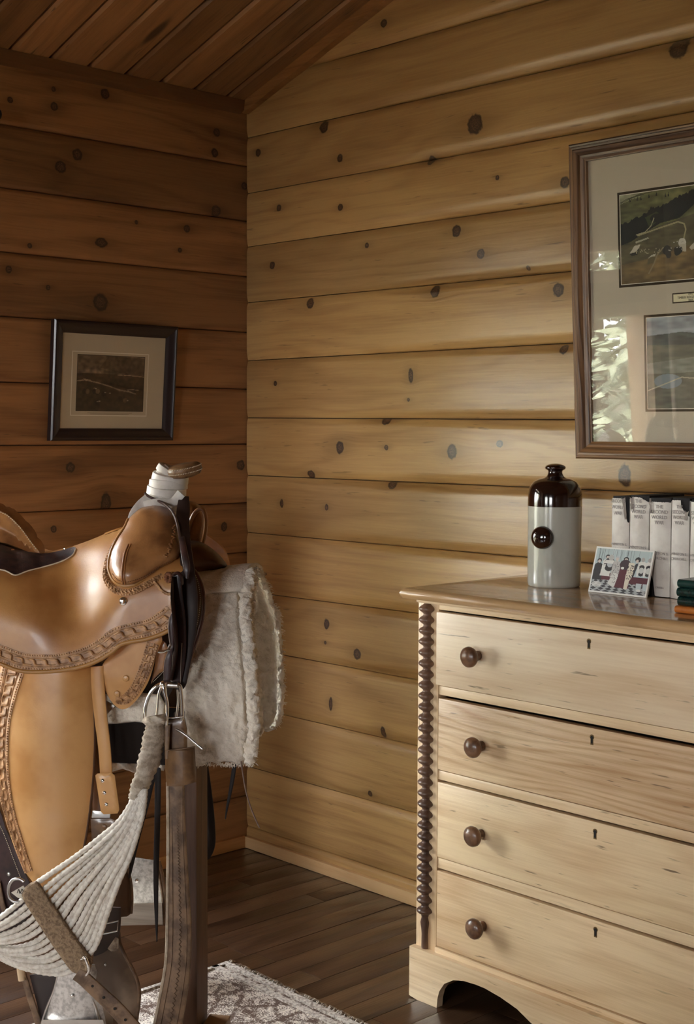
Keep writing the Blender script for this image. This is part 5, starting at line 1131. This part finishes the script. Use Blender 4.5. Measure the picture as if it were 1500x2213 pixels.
for i in range(14):                            # from the band on to the left
    u = i/13
    UB = [(60, 1936), (30, 1960), (4, 1980), (-26, 2000), (-70, 2022)]; LBo = [(170, 2092), (128, 2106), (74, 2100), (22, 2082), (-40, 2046)]
    jx = 2.5*math.sin(i*2.3)
    cord([(a[0]*(1-u)+b[0]*u, a[1]*(1-u)+b[1]*u+jx*math.sin(math.pi*k/4)+10*math.sin(math.pi*u)*math.sin(math.pi*k/4), .098+.008*math.sin(math.pi*k/4)*(.5+.5*math.sin(i*1.9))) for k, (a, b) in enumerate(zip(UB, LBo))], .0058)
P = catmull([np.array(q, float) for q in [(-58, 2030, .098, 22), (-76, 2026, .098, 24), (-100, 2016, .096, 22), (-130, 2000, .094, 20)]], 8)
MB().tube([S(p[0], p[1], p[2]) for p in P], [p[3]*pmc for p in P], 20, flat=.6, tw=(.04, 12, 0)).build('wrapped_end', M_cordw, ci, True, None)
mb = MB()
bl_ = [(46, 1928), (78, 1904), (104, 1938), (134, 1982), (162, 2024), (186, 2056), (202, 2078), (180, 2102), (156, 2100), (134, 2072), (106, 2032), (80, 1992), (57, 1956)]
o = panel('woven_band', bl_, lambda x, y, d: .110+.004*math.sqrt(min(1, d/10)), .016, M_band, ci, step=3.2, smooth=3, disp=lambda p, d: .0022*noise.noise(Vector(p)*260)+.001*noise.noise(Vector(p)*700))
tubepx('band_end', [(176, 2090, .112), (186, 2094, .112), (192, 2086, .112), (186, 2076, .112)], .006, M_band, ci)
tubepx('ring', [(52, 1905, .104), (40, 1899, .104), (26, 1903, .104), (18, 1920, .104), (20, 1938, .104), (30, 1948, .104), (42, 1949, .104)], .0034, M_steel, ci)
tg = panel('maker_tag', [(24, 1929), (50, 1914), (58, 1926), (48, 1942), (38, 1940)], lambda x, y, d: .108, .0012, plain('tag_card', srgb(214, 206, 190), .6), ci, smooth=1, step=5)
tubepx('tag_scribble', [(37, 1930, .1095), (40, 1922, .1095), (43, 1931, .1095), (47, 1921, .1095), (50, 1928, .1095), (46, 1932, .1095)], .0007, M_ink, ci, sides=5)
tubepx('ring', [(176, 2072, .116), (184, 2070, .12), (190, 2084, .12), (192, 2098, .118), (186, 2108, .116)], .0034, M_nick, ci)
# strap going off from the cinch to the lower right
hs = thing('connector_strap', 'narrow weathered strap with punched holes running from the cinch ring to lower right', 'strap', S(230, 2150, .11))
cs = [(166, 2104, .116, 30), (182, 2116, .116, 30), (214, 2146, .114, 31), (250, 2180, .112, 33), (290, 2225, .11, 34), (320, 2262, .11, 34)]
strap('strap', cs, .006, M_brn, hs)
mb = MB()
for (x, y) in ((200, 2131), (224, 2156), (248, 2180), (271, 2204)): mb.lathe([(.0030, 0), (.0030, .0008), (.0004, .0008)], S(x, y, .1185), axis=N_, sides=10)
mb.build('punched_holes', M_dark, hs)
# ------------------------------------------------------------------ stirrups
st = thing('near_stirrup', 'near stirrup with mottled tin plate under the rope cinch', 'stirrup', S(160, 2200, .02))
pl = [(128, 2085), (205, 2085), (207, 2120), (212, 2145), (222, 2180), (230, 2215), (236, 2260), (80, 2260), (92, 2213), (104, 2175), (118, 2140), (125, 2110)]
panel('tin_plate', pl, lambda x, y, d: .045+.02*math.sin((x-80)/150*3.14), .004, M_galv, st, step=9, smooth=2)
for k, ln in enumerate(([(129, 2085), (124, 2112), (116, 2142), (102, 2176), (90, 2215), (80, 2260)], [(196, 2150), (206, 2175), (214, 2205), (222, 2240), (228, 2260)])):
    tubepx('plate_rim', [(x, y, .054) for x, y in ln], .0030, M_steel, st)
MB().lathe([(.0042, 0), (.0036, .002), (.0016, .003), (.0003, .0032)], S(156, 2152, .068), axis=N_, sides=14).build('rivet', M_nick, st)
MB().add([S(x, y, w) for w in (-.04, .07) for x, y in ((92, 2204), (222, 2204), (232, 2236), (82, 2236))], [(3, 2, 1, 0), (4, 5, 6, 7), (0, 1, 5, 4), (1, 2, 6, 5), (2, 3, 7, 6), (3, 0, 4, 7)]).build('tread', M_steel, st)
st2 = thing('leather_stirrup', 'bell shaped brown leather stirrup with square buckle beside the rope cinch', 'stirrup', S(250, 2100, -.02))
ls = [(196, 2052), (250, 2046), (258, 2034), (264, 2052), (274, 2072), (288, 2098), (297, 2120), (300, 2145), (298, 2175), (292, 2205), (290, 2232), (207, 2232), (204, 2180), (198, 2120), (196, 2080)]
panel('side_panel', ls, lambda x, y, d: -.02-.02*((x-200)/100)**2, .006, plain('stirrup_leather_brown', srgb(150, 128, 106), .42, nz=7, dark=srgb(110, 90, 72), lo=.4, hi=.6), st2, step=9, smooth=2)
tubepx('rolled_rim', [(x, y, -.022-.02*((x-200)/100)**2) for x, y in [(256, 2012), (258, 2034), (264, 2052), (274, 2072), (288, 2098), (297, 2120), (301, 2145), (299, 2175), (294, 2210), (290, 2232)]], .0042, M_brn, st2)
strap('neck_strap', [(236, 1960, -.012, 50), (234, 1995, -.010, 52), (230, 2020, -.010, 50), (214, 2045, -.010, 36), (200, 2062, -.010, 14)], .006, plain('dark_brown_leather', srgb(62, 44, 34), .5), st2)
panel('inner_lining', [(232, 2050), (250, 2024), (256, 2030), (255, 2056), (240, 2056)], lambda x, y, d: -.006, .003, plain('lining_pale', srgb(186, 172, 152), .8, nz=60, dark=srgb(120, 104, 88)), st2, smooth=1, step=7)
mb = MB(); Q = [(221, 1998), (256, 1990), (253, 2012), (219, 2019)]
mb.tube([S(x, y, .012) for x, y in Q+Q[:1]], .0020, 6, cap=False); mb.build('square_buckle', M_nick, st2)
MB().ball(S(228, 2085, -.018), .0026).build('rivet', M_steel, st2)
MB().add([S(x, y, w) for w in (-.14, -.024) for x, y in ((206, 2200), (290, 2200), (288, 2230), (208, 2230))], [(3, 2, 1, 0), (4, 5, 6, 7), (0, 1, 5, 4), (1, 2, 6, 5), (2, 3, 7, 6), (3, 0, 4, 7)]).build('tread', M_brn, st2)
strap('leather_tongue', [(200, 2030, .005, 5), (198, 2055, .008, 9), (196, 2090, .01, 8)], .003, M_bronze, st2)
# brown leather leg piece hanging to the right of the cords
sf2 = thing('far_fender', 'dark brown leather fender end hanging behind the rope cinch', 'fender', S(260, 1900, -.2))
panel('fender_leather', [(262, 1838), (270, 1850), (280, 1890), (284, 1920), (284, 1974), (262, 1982), (236, 1992), (205, 1990), (205, 1900), (235, 1860)], lambda x, y, d: -.10-.03*((x-240)/40)**2, .006, plain('umber_leather', srgb(104, 78, 56), .45, nz=8, dark=srgb(66, 48, 35)), sf2, step=8, smooth=2)
tubepx('front_edge', [(264, 1842, -.10), (274, 1868, -.112), (283, 1904, -.13), (286, 1940, -.13), (284, 1974, -.13)], .0028, M_brn, sf2)
fs_ = thing('far_stirrup', 'far tin-faced stirrup with pale worn wooden tread behind the black straps', 'stirrup', S(310, 1930, -.42))
panel('tin_plate', [(270, 1858), (285, 1853), (336, 1860), (344, 1905), (350, 1952), (262, 1956), (266, 1900)], lambda x, y, d: -.42, .004, M_galv, fs_, step=9, smooth=1)
MB().lathe([(.0055, 0), (.0048, .003), (.002, .0045), (.0003, .005)], S(296, 1903, -.418), axis=N_, sides=14).build('rivet', M_nick, fs_)
MB().add([S(x, y, w) for w in (-.44, -.34) for x, y in ((240, 1955), (350, 1951), (352, 1998), (240, 2001))], [(3, 2, 1, 0), (4, 5, 6, 7), (0, 1, 5, 4), (1, 2, 6, 5), (2, 3, 7, 6), (3, 0, 4, 7)]).build('tread', M_worn, fs_)
tubepx('plate_rim', [(338, 1862, -.40), (346, 1900, -.39), (353, 1950, -.38), (355, 2000, -.38)], .0030, M_brn, fs_)
strap('side_strap', [(340, 1862, -.43, 14), (350, 1900, -.43, 12), (358, 1950, -.43, 8)], .004, M_bronze, fs_)
# ------------------------------------------------------------------ sheepskin pad
sk = thing('sheepskin_pad', 'cream sheepskin saddle pad folded over the front of the stand beside the saddle', 'pad', S(500, 1400, WC))
def fz(p, d, a=1.0):
    v = Vector(p); e = min(1, d/5)
    b1 = 1-abs(noise.noise(v*34))*2; b2 = 1-abs(noise.noise(v*75+Vector((5, 1, 3))))*2
    a = a*1.45
    return a*(.0060*max(0, b1)**1*.8+.0034*max(0, b2)+.0012*noise.noise(v*200)-.006)*(.4+.6*e)-.008*(1-e)
near = [(404, 1243), (434, 1241), (467, 1235), (501, 1227), (521, 1226), (533, 1229), (526, 1262), (519, 1290), (522, 1330), (527, 1380), (533, 1440), (535, 1493), (538, 1536), (540, 1580), (533, 1612), (530, 1652), (501, 1651), (482, 1648), (465, 1652), (450, 1649), (439, 1656), (421, 1658), (396, 1654), (392, 1600), (396, 1540), (380, 1480), (384, 1400), (396, 1300)]
w_nr = lambda x, y, d=20: WC+.045+.145*math.sin(min(1, max(0, (y-1222)/330))*math.pi/2)**.8-.03*max(0, (y-1500)/160)-.012*math.exp(-((x-lin(y, [(1232, 533), (1290, 517), (1330, 516), (1380, 521), (1440, 526), (1536, 533), (1580, 535), (1650, 527)]))/4.5)**2)
panel('near_panel', near, w_nr, .018, M_fleece, sk, step=3.6, smooth=3, disp=lambda p, d: fz(p, d), ang=None)
rollc = [(546, 1232, 12), (540, 1250, 12), (531, 1290, 13), (530, 1330, 13), (536, 1380, 13), (541, 1440, 14), (546, 1493, 14), (548, 1536, 14), (549, 1580, 13), (543, 1612, 14), (541, 1638, 14), (540, 1650, 10)]
P = catmull([np.array(p, float) for p in rollc], 24); pmf = (S(540, 1450, 0)-CP)@CD/FPX
def rollmesh(nm, P, wf, m, parent, fl=.8, seed=0):
    mb = MB(); mb.tube([S(p[0], p[1], wf(p[0], p[1])) for p in P], [p[2]*pmf for p in P], 20, flat=fl)
    mb.v = [tuple(np.array(v)+(np.array([noise.noise(Vector(v)*90+Vector((seed+k*7, 0, 0))) for k in range(3)])*.0065+np.array([noise.noise(Vector(v)*240+Vector((k*3, 0, 2))) for k in range(3)])*.002)) for v in mb.v]
    return mb.build(nm, m, parent, True, None)
rollmesh('front_roll', P, lambda x, y: w_nr(x, y)+.010, M_fleece, sk)
P2 = catmull([(551, 1232, 8.), (549, 1256, 8.), (545, 1290, 7.), (543, 1330, 7.), (545, 1370, 7.), (550, 1420, 6.), (556, 1470, 6.), (561, 1520, 6.), (560, 1590, 6.)], 18)
rollmesh('inner_roll', P2, lambda x, y: w_nr(x, y)-.012, M_fleece, sk, seed=9)
farp = [(530, 1234), (540, 1228), (553, 1229), (564, 1246), (575, 1272), (583, 1298), (597, 1330), (602, 1363), (607, 1406), (610, 1450), (611, 1493), (611, 1525), (604, 1556), (595, 1574), (588, 1580), (560, 1582), (540, 1580), (536, 1500), (534, 1400), (534, 1300)]
w_fp = lambda x, y, d=20: lin(y, [(1228, WC+.02), (1300, -.27), (1400, -.31), (1582, -.33)])-.03*min(1, d/20)
panel('far_panel', farp, w_fp, .020, M_fleece, sk, step=3.6, smooth=3, disp=lambda p, d: fz(p, d, 1.1), ang=None)
P3 = catmull([(554, 1231, 8.), (566, 1250, 7.), (577, 1275, 7.), (586, 1300, 7.), (598, 1330, 7.), (602, 1363, 6.5), (605, 1406, 6.5), (607, 1450, 6.5), (607, 1493, 6.5), (606, 1525, 6.5), (599, 1556, 6.5), (588, 1574, 6.)], 12)
rollmesh('far_rim', P3, lambda x, y: w_fp(x, y, 0)+.004, M_fleece, sk, seed=4)
# top of the arch joining near and far side
V = []; n1 = 26; n2 = 14
for i in range(n1+1):
    u = i/n1
    for j in range(n2+1):
        t = j/n2; f = .02+(.15)*u; a = math.pi*(.08+.84*t)
        base = S(404+146*u, 1243-15*u, WC); p = base+N_*(.10*math.cos(a))+np.array([0, 0, .055*math.sin(a)-.055])
        p = p+np.array([0, 0, 1])*(.004*noise.noise(Vector(p)*50)); V.append(p)
mesh('top_arch', V, [(i*(n2+1)+j, i*(n2+1)+j+1, (i+1)*(n2+1)+j+1, (i+1)*(n2+1)+j) for i in range(n1) for j in range(n2)], M_fleece, sk, ang=None).modifiers.new('s', 'SOLIDIFY').thickness = .012
mb = MB(); rs = random.Random(4)                # loose wool tufts on the rims
for k in range(150):
    q = P3[rs.randrange(len(P3))]; b = S(q[0]+5, q[1]+rs.uniform(-3, 3), w_fp(q[0], q[1], 0)+.004); t = b+F_*rs.uniform(.003, .011)+np.array([0, 0, rs.uniform(-.007, .004)])+N_*rs.uniform(-.005, .005); mb.tube([b, (b+t)/2+np.array([0, 0, .0015]), t], [.0009, .0007, .0003], 4)
for k in range(140):
    q = P[rs.randrange(len(P))]; b = S(q[0]+rs.uniform(8, 13), q[1], w_nr(q[0], q[1])); t = b+F_*rs.uniform(.002, .008)+np.array([0, 0, rs.uniform(-.007, .003)])+N_*rs.uniform(-.003, .005); mb.tube([b, (b+t)/2, t], [.001, .0008, .0003], 4)
for k in range(200):
    x = rs.uniform(398, 548); b = S(x, 1650+rs.uniform(-3, 4), w_nr(x, 1650)-.006); t = b+np.array([0, 0, -rs.uniform(.002, .008)])+F_*rs.uniform(-.004, .004); mb.tube([b, (b+t)/2, t], [.0012, .0009, .0003], 4)
o = mb.build('wool_tufts', M_fleece, sk); o['kind'] = 'stuff'
panel('lower_fleece', [(215, 1500), (345, 1500), (352, 1558), (330, 1566), (290, 1562), (250, 1566), (215, 1560)], lambda x, y, d: -.035, .03, M_fleece, sk, step=4, smooth=2, disp=lambda p, d: fz(p, d), ang=None)
panel('lower_fringe', [(225, 1650), (250, 1642), (300, 1646), (352, 1640), (352, 1668), (320, 1664), (290, 1674), (262, 1664), (240, 1670), (226, 1664)], lambda x, y, d: -.10, .02, M_fleece, sk, step=4, smooth=2, disp=lambda p, d: fz(p, d, 1.3), ang=None)
# ------------------------------------------------------------------ stand
sn = thing('saddle_stand', 'dark wooden saddle stand with square post under the saddle', 'stand', (*S(405, 2300, WC)[:2], 0))
def fbox(name, f0, f1, w0, w1, z0, z1, m, parent, b=.003):    # box in the saddle's own directions
    M = Matrix(((F_[0], N_[0], 0, O_[0]), (F_[1], N_[1], 0, O_[1]), (0, 0, 1, 0), (0, 0, 0, 1)))
    return MB().box(f0, f1, w0, w1, z0, z1, b, M).build(name, m, parent)
fpx = lambda px, w, py=1800: float((S(px, py, w)-O_)@F_)
zpx = lambda py, w, px=400: float(S(px, py, w)[2])
f1_ = fpx(425, -.09); M_stand = M_post
fbox('post', f1_-.052, f1_, -.18, -.09, .045, zpx(1540, -.09), M_post, sn)
fbox('post', f1_-.68, f1_-.595, -.18, -.09, .045, zpx(1540, -.09), M_post, sn)
fbox('beam', f1_-.70, f1_-.01, -.185, -.055, zpx(1655, -.06), zpx(1556, -.06), plain('stand_black', srgb(34, 26, 22), .8, spec=.2), sn)
fbox('ridge_board', f1_-.70, f1_+.02, WC-.015, WC+.015, zpx(1556, -.06), zpx(1440, -.2), M_post, sn)
fbox('foot', f1_-.050, f1_-.004, -.19, .10, .012, .046, M_post, sn); fbox('foot', f1_-.67, f1_-.605, -.19, .10, .012, .046, M_post, sn)
pass
g = onZ(478, 2200, .03); gf, gw = float((g-O_)@F_), float((g-O_)@N_)
fbox('foot_block', gf-.030, gf+.020, gw-.01, gw+.12, .012, .034, plain('block_wood', srgb(128, 98, 68), .5), sn)
# black straps hanging under the saddle and the pad
def hang(nm, lab, pts, m, th=.003):
    t = strap(nm, pts, th, m, None); return tag(t, lab, 'strap')
hang('tie_strap', 'black leather tie strap slanting down to a point behind the rope cinch', [(334, 1640, -.12, 30), (324, 1680, -.12, 24), (314, 1730, -.12, 20), (303, 1780, -.12, 15), (292, 1830, -.12, 11), (284, 1870, -.12, 8), (279, 1898, -.12, 4)], M_blk)
hang('tie_strap', 'long straight black tie strap left of the stand post, tapering to a point', [(341, 1640, -.10, 12), (341, 1700, -.10, 13), (340, 1780, -.10, 12), (338, 1850, -.10, 12), (337, 1920, -.10, 10), (338, 1980, -.10, 7), (339, 2035, -.10, 2)], M_blk)
lp = tag(strap('strap_loop', [(440, 1650, -.24, 18), (446, 1700, -.24, 20), (452, 1750, -.24, 20), (456, 1790, -.24, 18), (455, 1825, -.24, 20), (444, 1850, -.245, 20), (425, 1862, -.25, 14)], .004, M_blk, None), 'wide black strap curving back up in a loop right of the stand post', 'strap')
hang('tie_string', 'short black tie string hanging below the pad, tapering to a point', [(508, 1645, -.06, 9), (503, 1680, -.06, 9), (497, 1715, -.06, 7), (491, 1745, -.06, 5), (487, 1770, -.06, 2)], M_blk)
P = catmull([(521, 1645, -.04), (526, 1680, -.04), (532, 1712, -.04), (542, 1745, -.04), (552, 1770, -.04), (561, 1789, -.04)], 6)
tag(MB().tube([S(*p) for p in P], .0018, 6).build('tie_string', plain('pale_edge_string', srgb(120, 96, 84), .4), None), 'thin curved brown tie string hanging lowest below the pad in the corner', 'string')
# thin cane with wooden peg under the cinch
ck = thing('leather_billet_strap', 'thin pale-edged strap with wooden peg hanging below the cinch at the left edge', 'strap', S(60, 2150, .0))
strap('strap', [(48, 2096, .0, 12), (60, 2140, .0, 13), (76, 2190, .0, 13), (92, 2245, .0, 13)], .005, M_brn, ck)
tubepx('peg', [(44, 2090, .012), (47, 2112, .012), (48, 2118, .012)], .0085, plain('peg_wood', srgb(206, 178, 142), .5), ck)
panel('dark_flap', [(64, 2108), (126, 2096), (118, 2140), (100, 2180), (90, 2230), (80, 2170)], lambda x, y, d: -.01, .004, plain('flap_leather', srgb(46, 34, 30), .5), ck, smooth=1, step=9)
# ------------------------------------------------------------------ rug
rg = thing('rug', 'cream and brown distressed patterned rug with short fringe beside the dresser', 'rug', (1.6, -1.4, 0))
rx0, rx1, ry1, ry0 = .775, 2.75, -.705, -2.9
ang_ = math.radians(-1.2); cA, sA = math.cos(ang_), math.sin(ang_)
def RP(x, y): dx, dy = x-rx0, y-ry1; return rx0+dx*cA-dy*sA, ry1+dx*sA+dy*cA
m, nt, b = newmat('rug_pile'); tc = ND(nt, 'TexCoord'); o_ = tc.outputs['Object']
mp = ND(nt, 'Mapping'); nt.links.new(o_, mp.inputs[0]); mp.inputs['Scale'].default_value = (1, 1, 0)
n1 = NOISE(nt, mp.outputs[0], 60, 6, .8); n2 = NOISE(nt, mp.outputs[0], 9, 3, .6); n3 = NOISE(nt, mp.outputs[0], 240, 2, .7)
vo = ND(nt, 'TexVoronoi', feature='DISTANCE_TO_EDGE'); nt.links.new(mp.outputs[0], vo.inputs['Vector']); vo.inputs['Scale'].default_value = 14
f = MATH(nt, 'ADD', MATH(nt, 'ADD', MATH(nt, 'MULTIPLY', n1, .9), MATH(nt, 'MULTIPLY', n2, .5)), MATH(nt, 'MULTIPLY', n3, .55)); f = MATH(nt, 'SUBTRACT', f, MATH(nt, 'MULTIPLY', SMOOTH(nt, vo.outputs[0], .12, .02), .12))
nt.links.new(MIX(nt, SMOOTH(nt, f, .86, 1.06), srgb(104, 82, 68), srgb(240, 228, 212)), b.inputs['Base Color']); b.inputs['Roughness'].default_value = .95; BUMP(nt, b, n3, .004)
M_rug = m; M_rugb = plain('rug_border', srgb(228, 218, 204), .95, nz=120, dark=srgb(160, 144, 130), bump=(400, .003))
V = []; nx, ny = 130, 150
for i in range(nx+1):
    for j in range(ny+1):
        x, y = RP(rx0+(rx1-rx0)*i/nx, ry1+(ry0-ry1)*j/ny); e = min(i, j, nx-i, ny-j); V.append((x, y, (.011 if e else .0005)+(.0012*noise.noise(Vector((x*60, y*60, 0))) if e else 0)))
mesh('pile', V, [(i*(ny+1)+j, i*(ny+1)+j+1, (i+1)*(ny+1)+j+1, (i+1)*(ny+1)+j)[::-1] for i in range(nx) for j in range(ny)], M_rug, rg, ang=None)
mb = MB()
def rbox(x0, x1, y0, y1, z0, z1): P = [RP(x0, y0), RP(x1, y0), RP(x1, y1), RP(x0, y1)]; mb.prism(P, 2, z0, z1)
rbox(rx0-.004, rx1, ry1-.045, ry1-.028, .001, .0150); rbox(rx0-.004, rx1, ry1-.012, ry1+.004, .0005, .0152); rbox(rx0-.004, rx0+.008, ry0, ry1, .0005, .0150)
mb.build('woven_edge', M_rugb, rg, False)
mb = MB(); rs = random.Random(8); x = rx0
while x < rx1:
    for s_ in range(3):
        a = RP(x+rs.uniform(-.004, .004), ry1+.002); L_ = rs.uniform(.018, .036); dx = rs.uniform(-.010, .010); pk = rs.uniform(.006, .016)
        mb.tube([(a[0], a[1], .007), (a[0]+dx*.4, a[1]+L_*.45, pk), (a[0]+dx, a[1]+L_*.85, .006), (a[0]+dx*1.5+rs.uniform(-.004, .004), a[1]+L_, .003)], [.0022, .0020, .0016, .0009], 5)
    x += .0095
o = mb.build('fringe', M_rugb, rg); o['kind'] = 'stuff'
# ------------------------------------------------------------------ parent bookkeeping
bpy.context.view_layer.update()
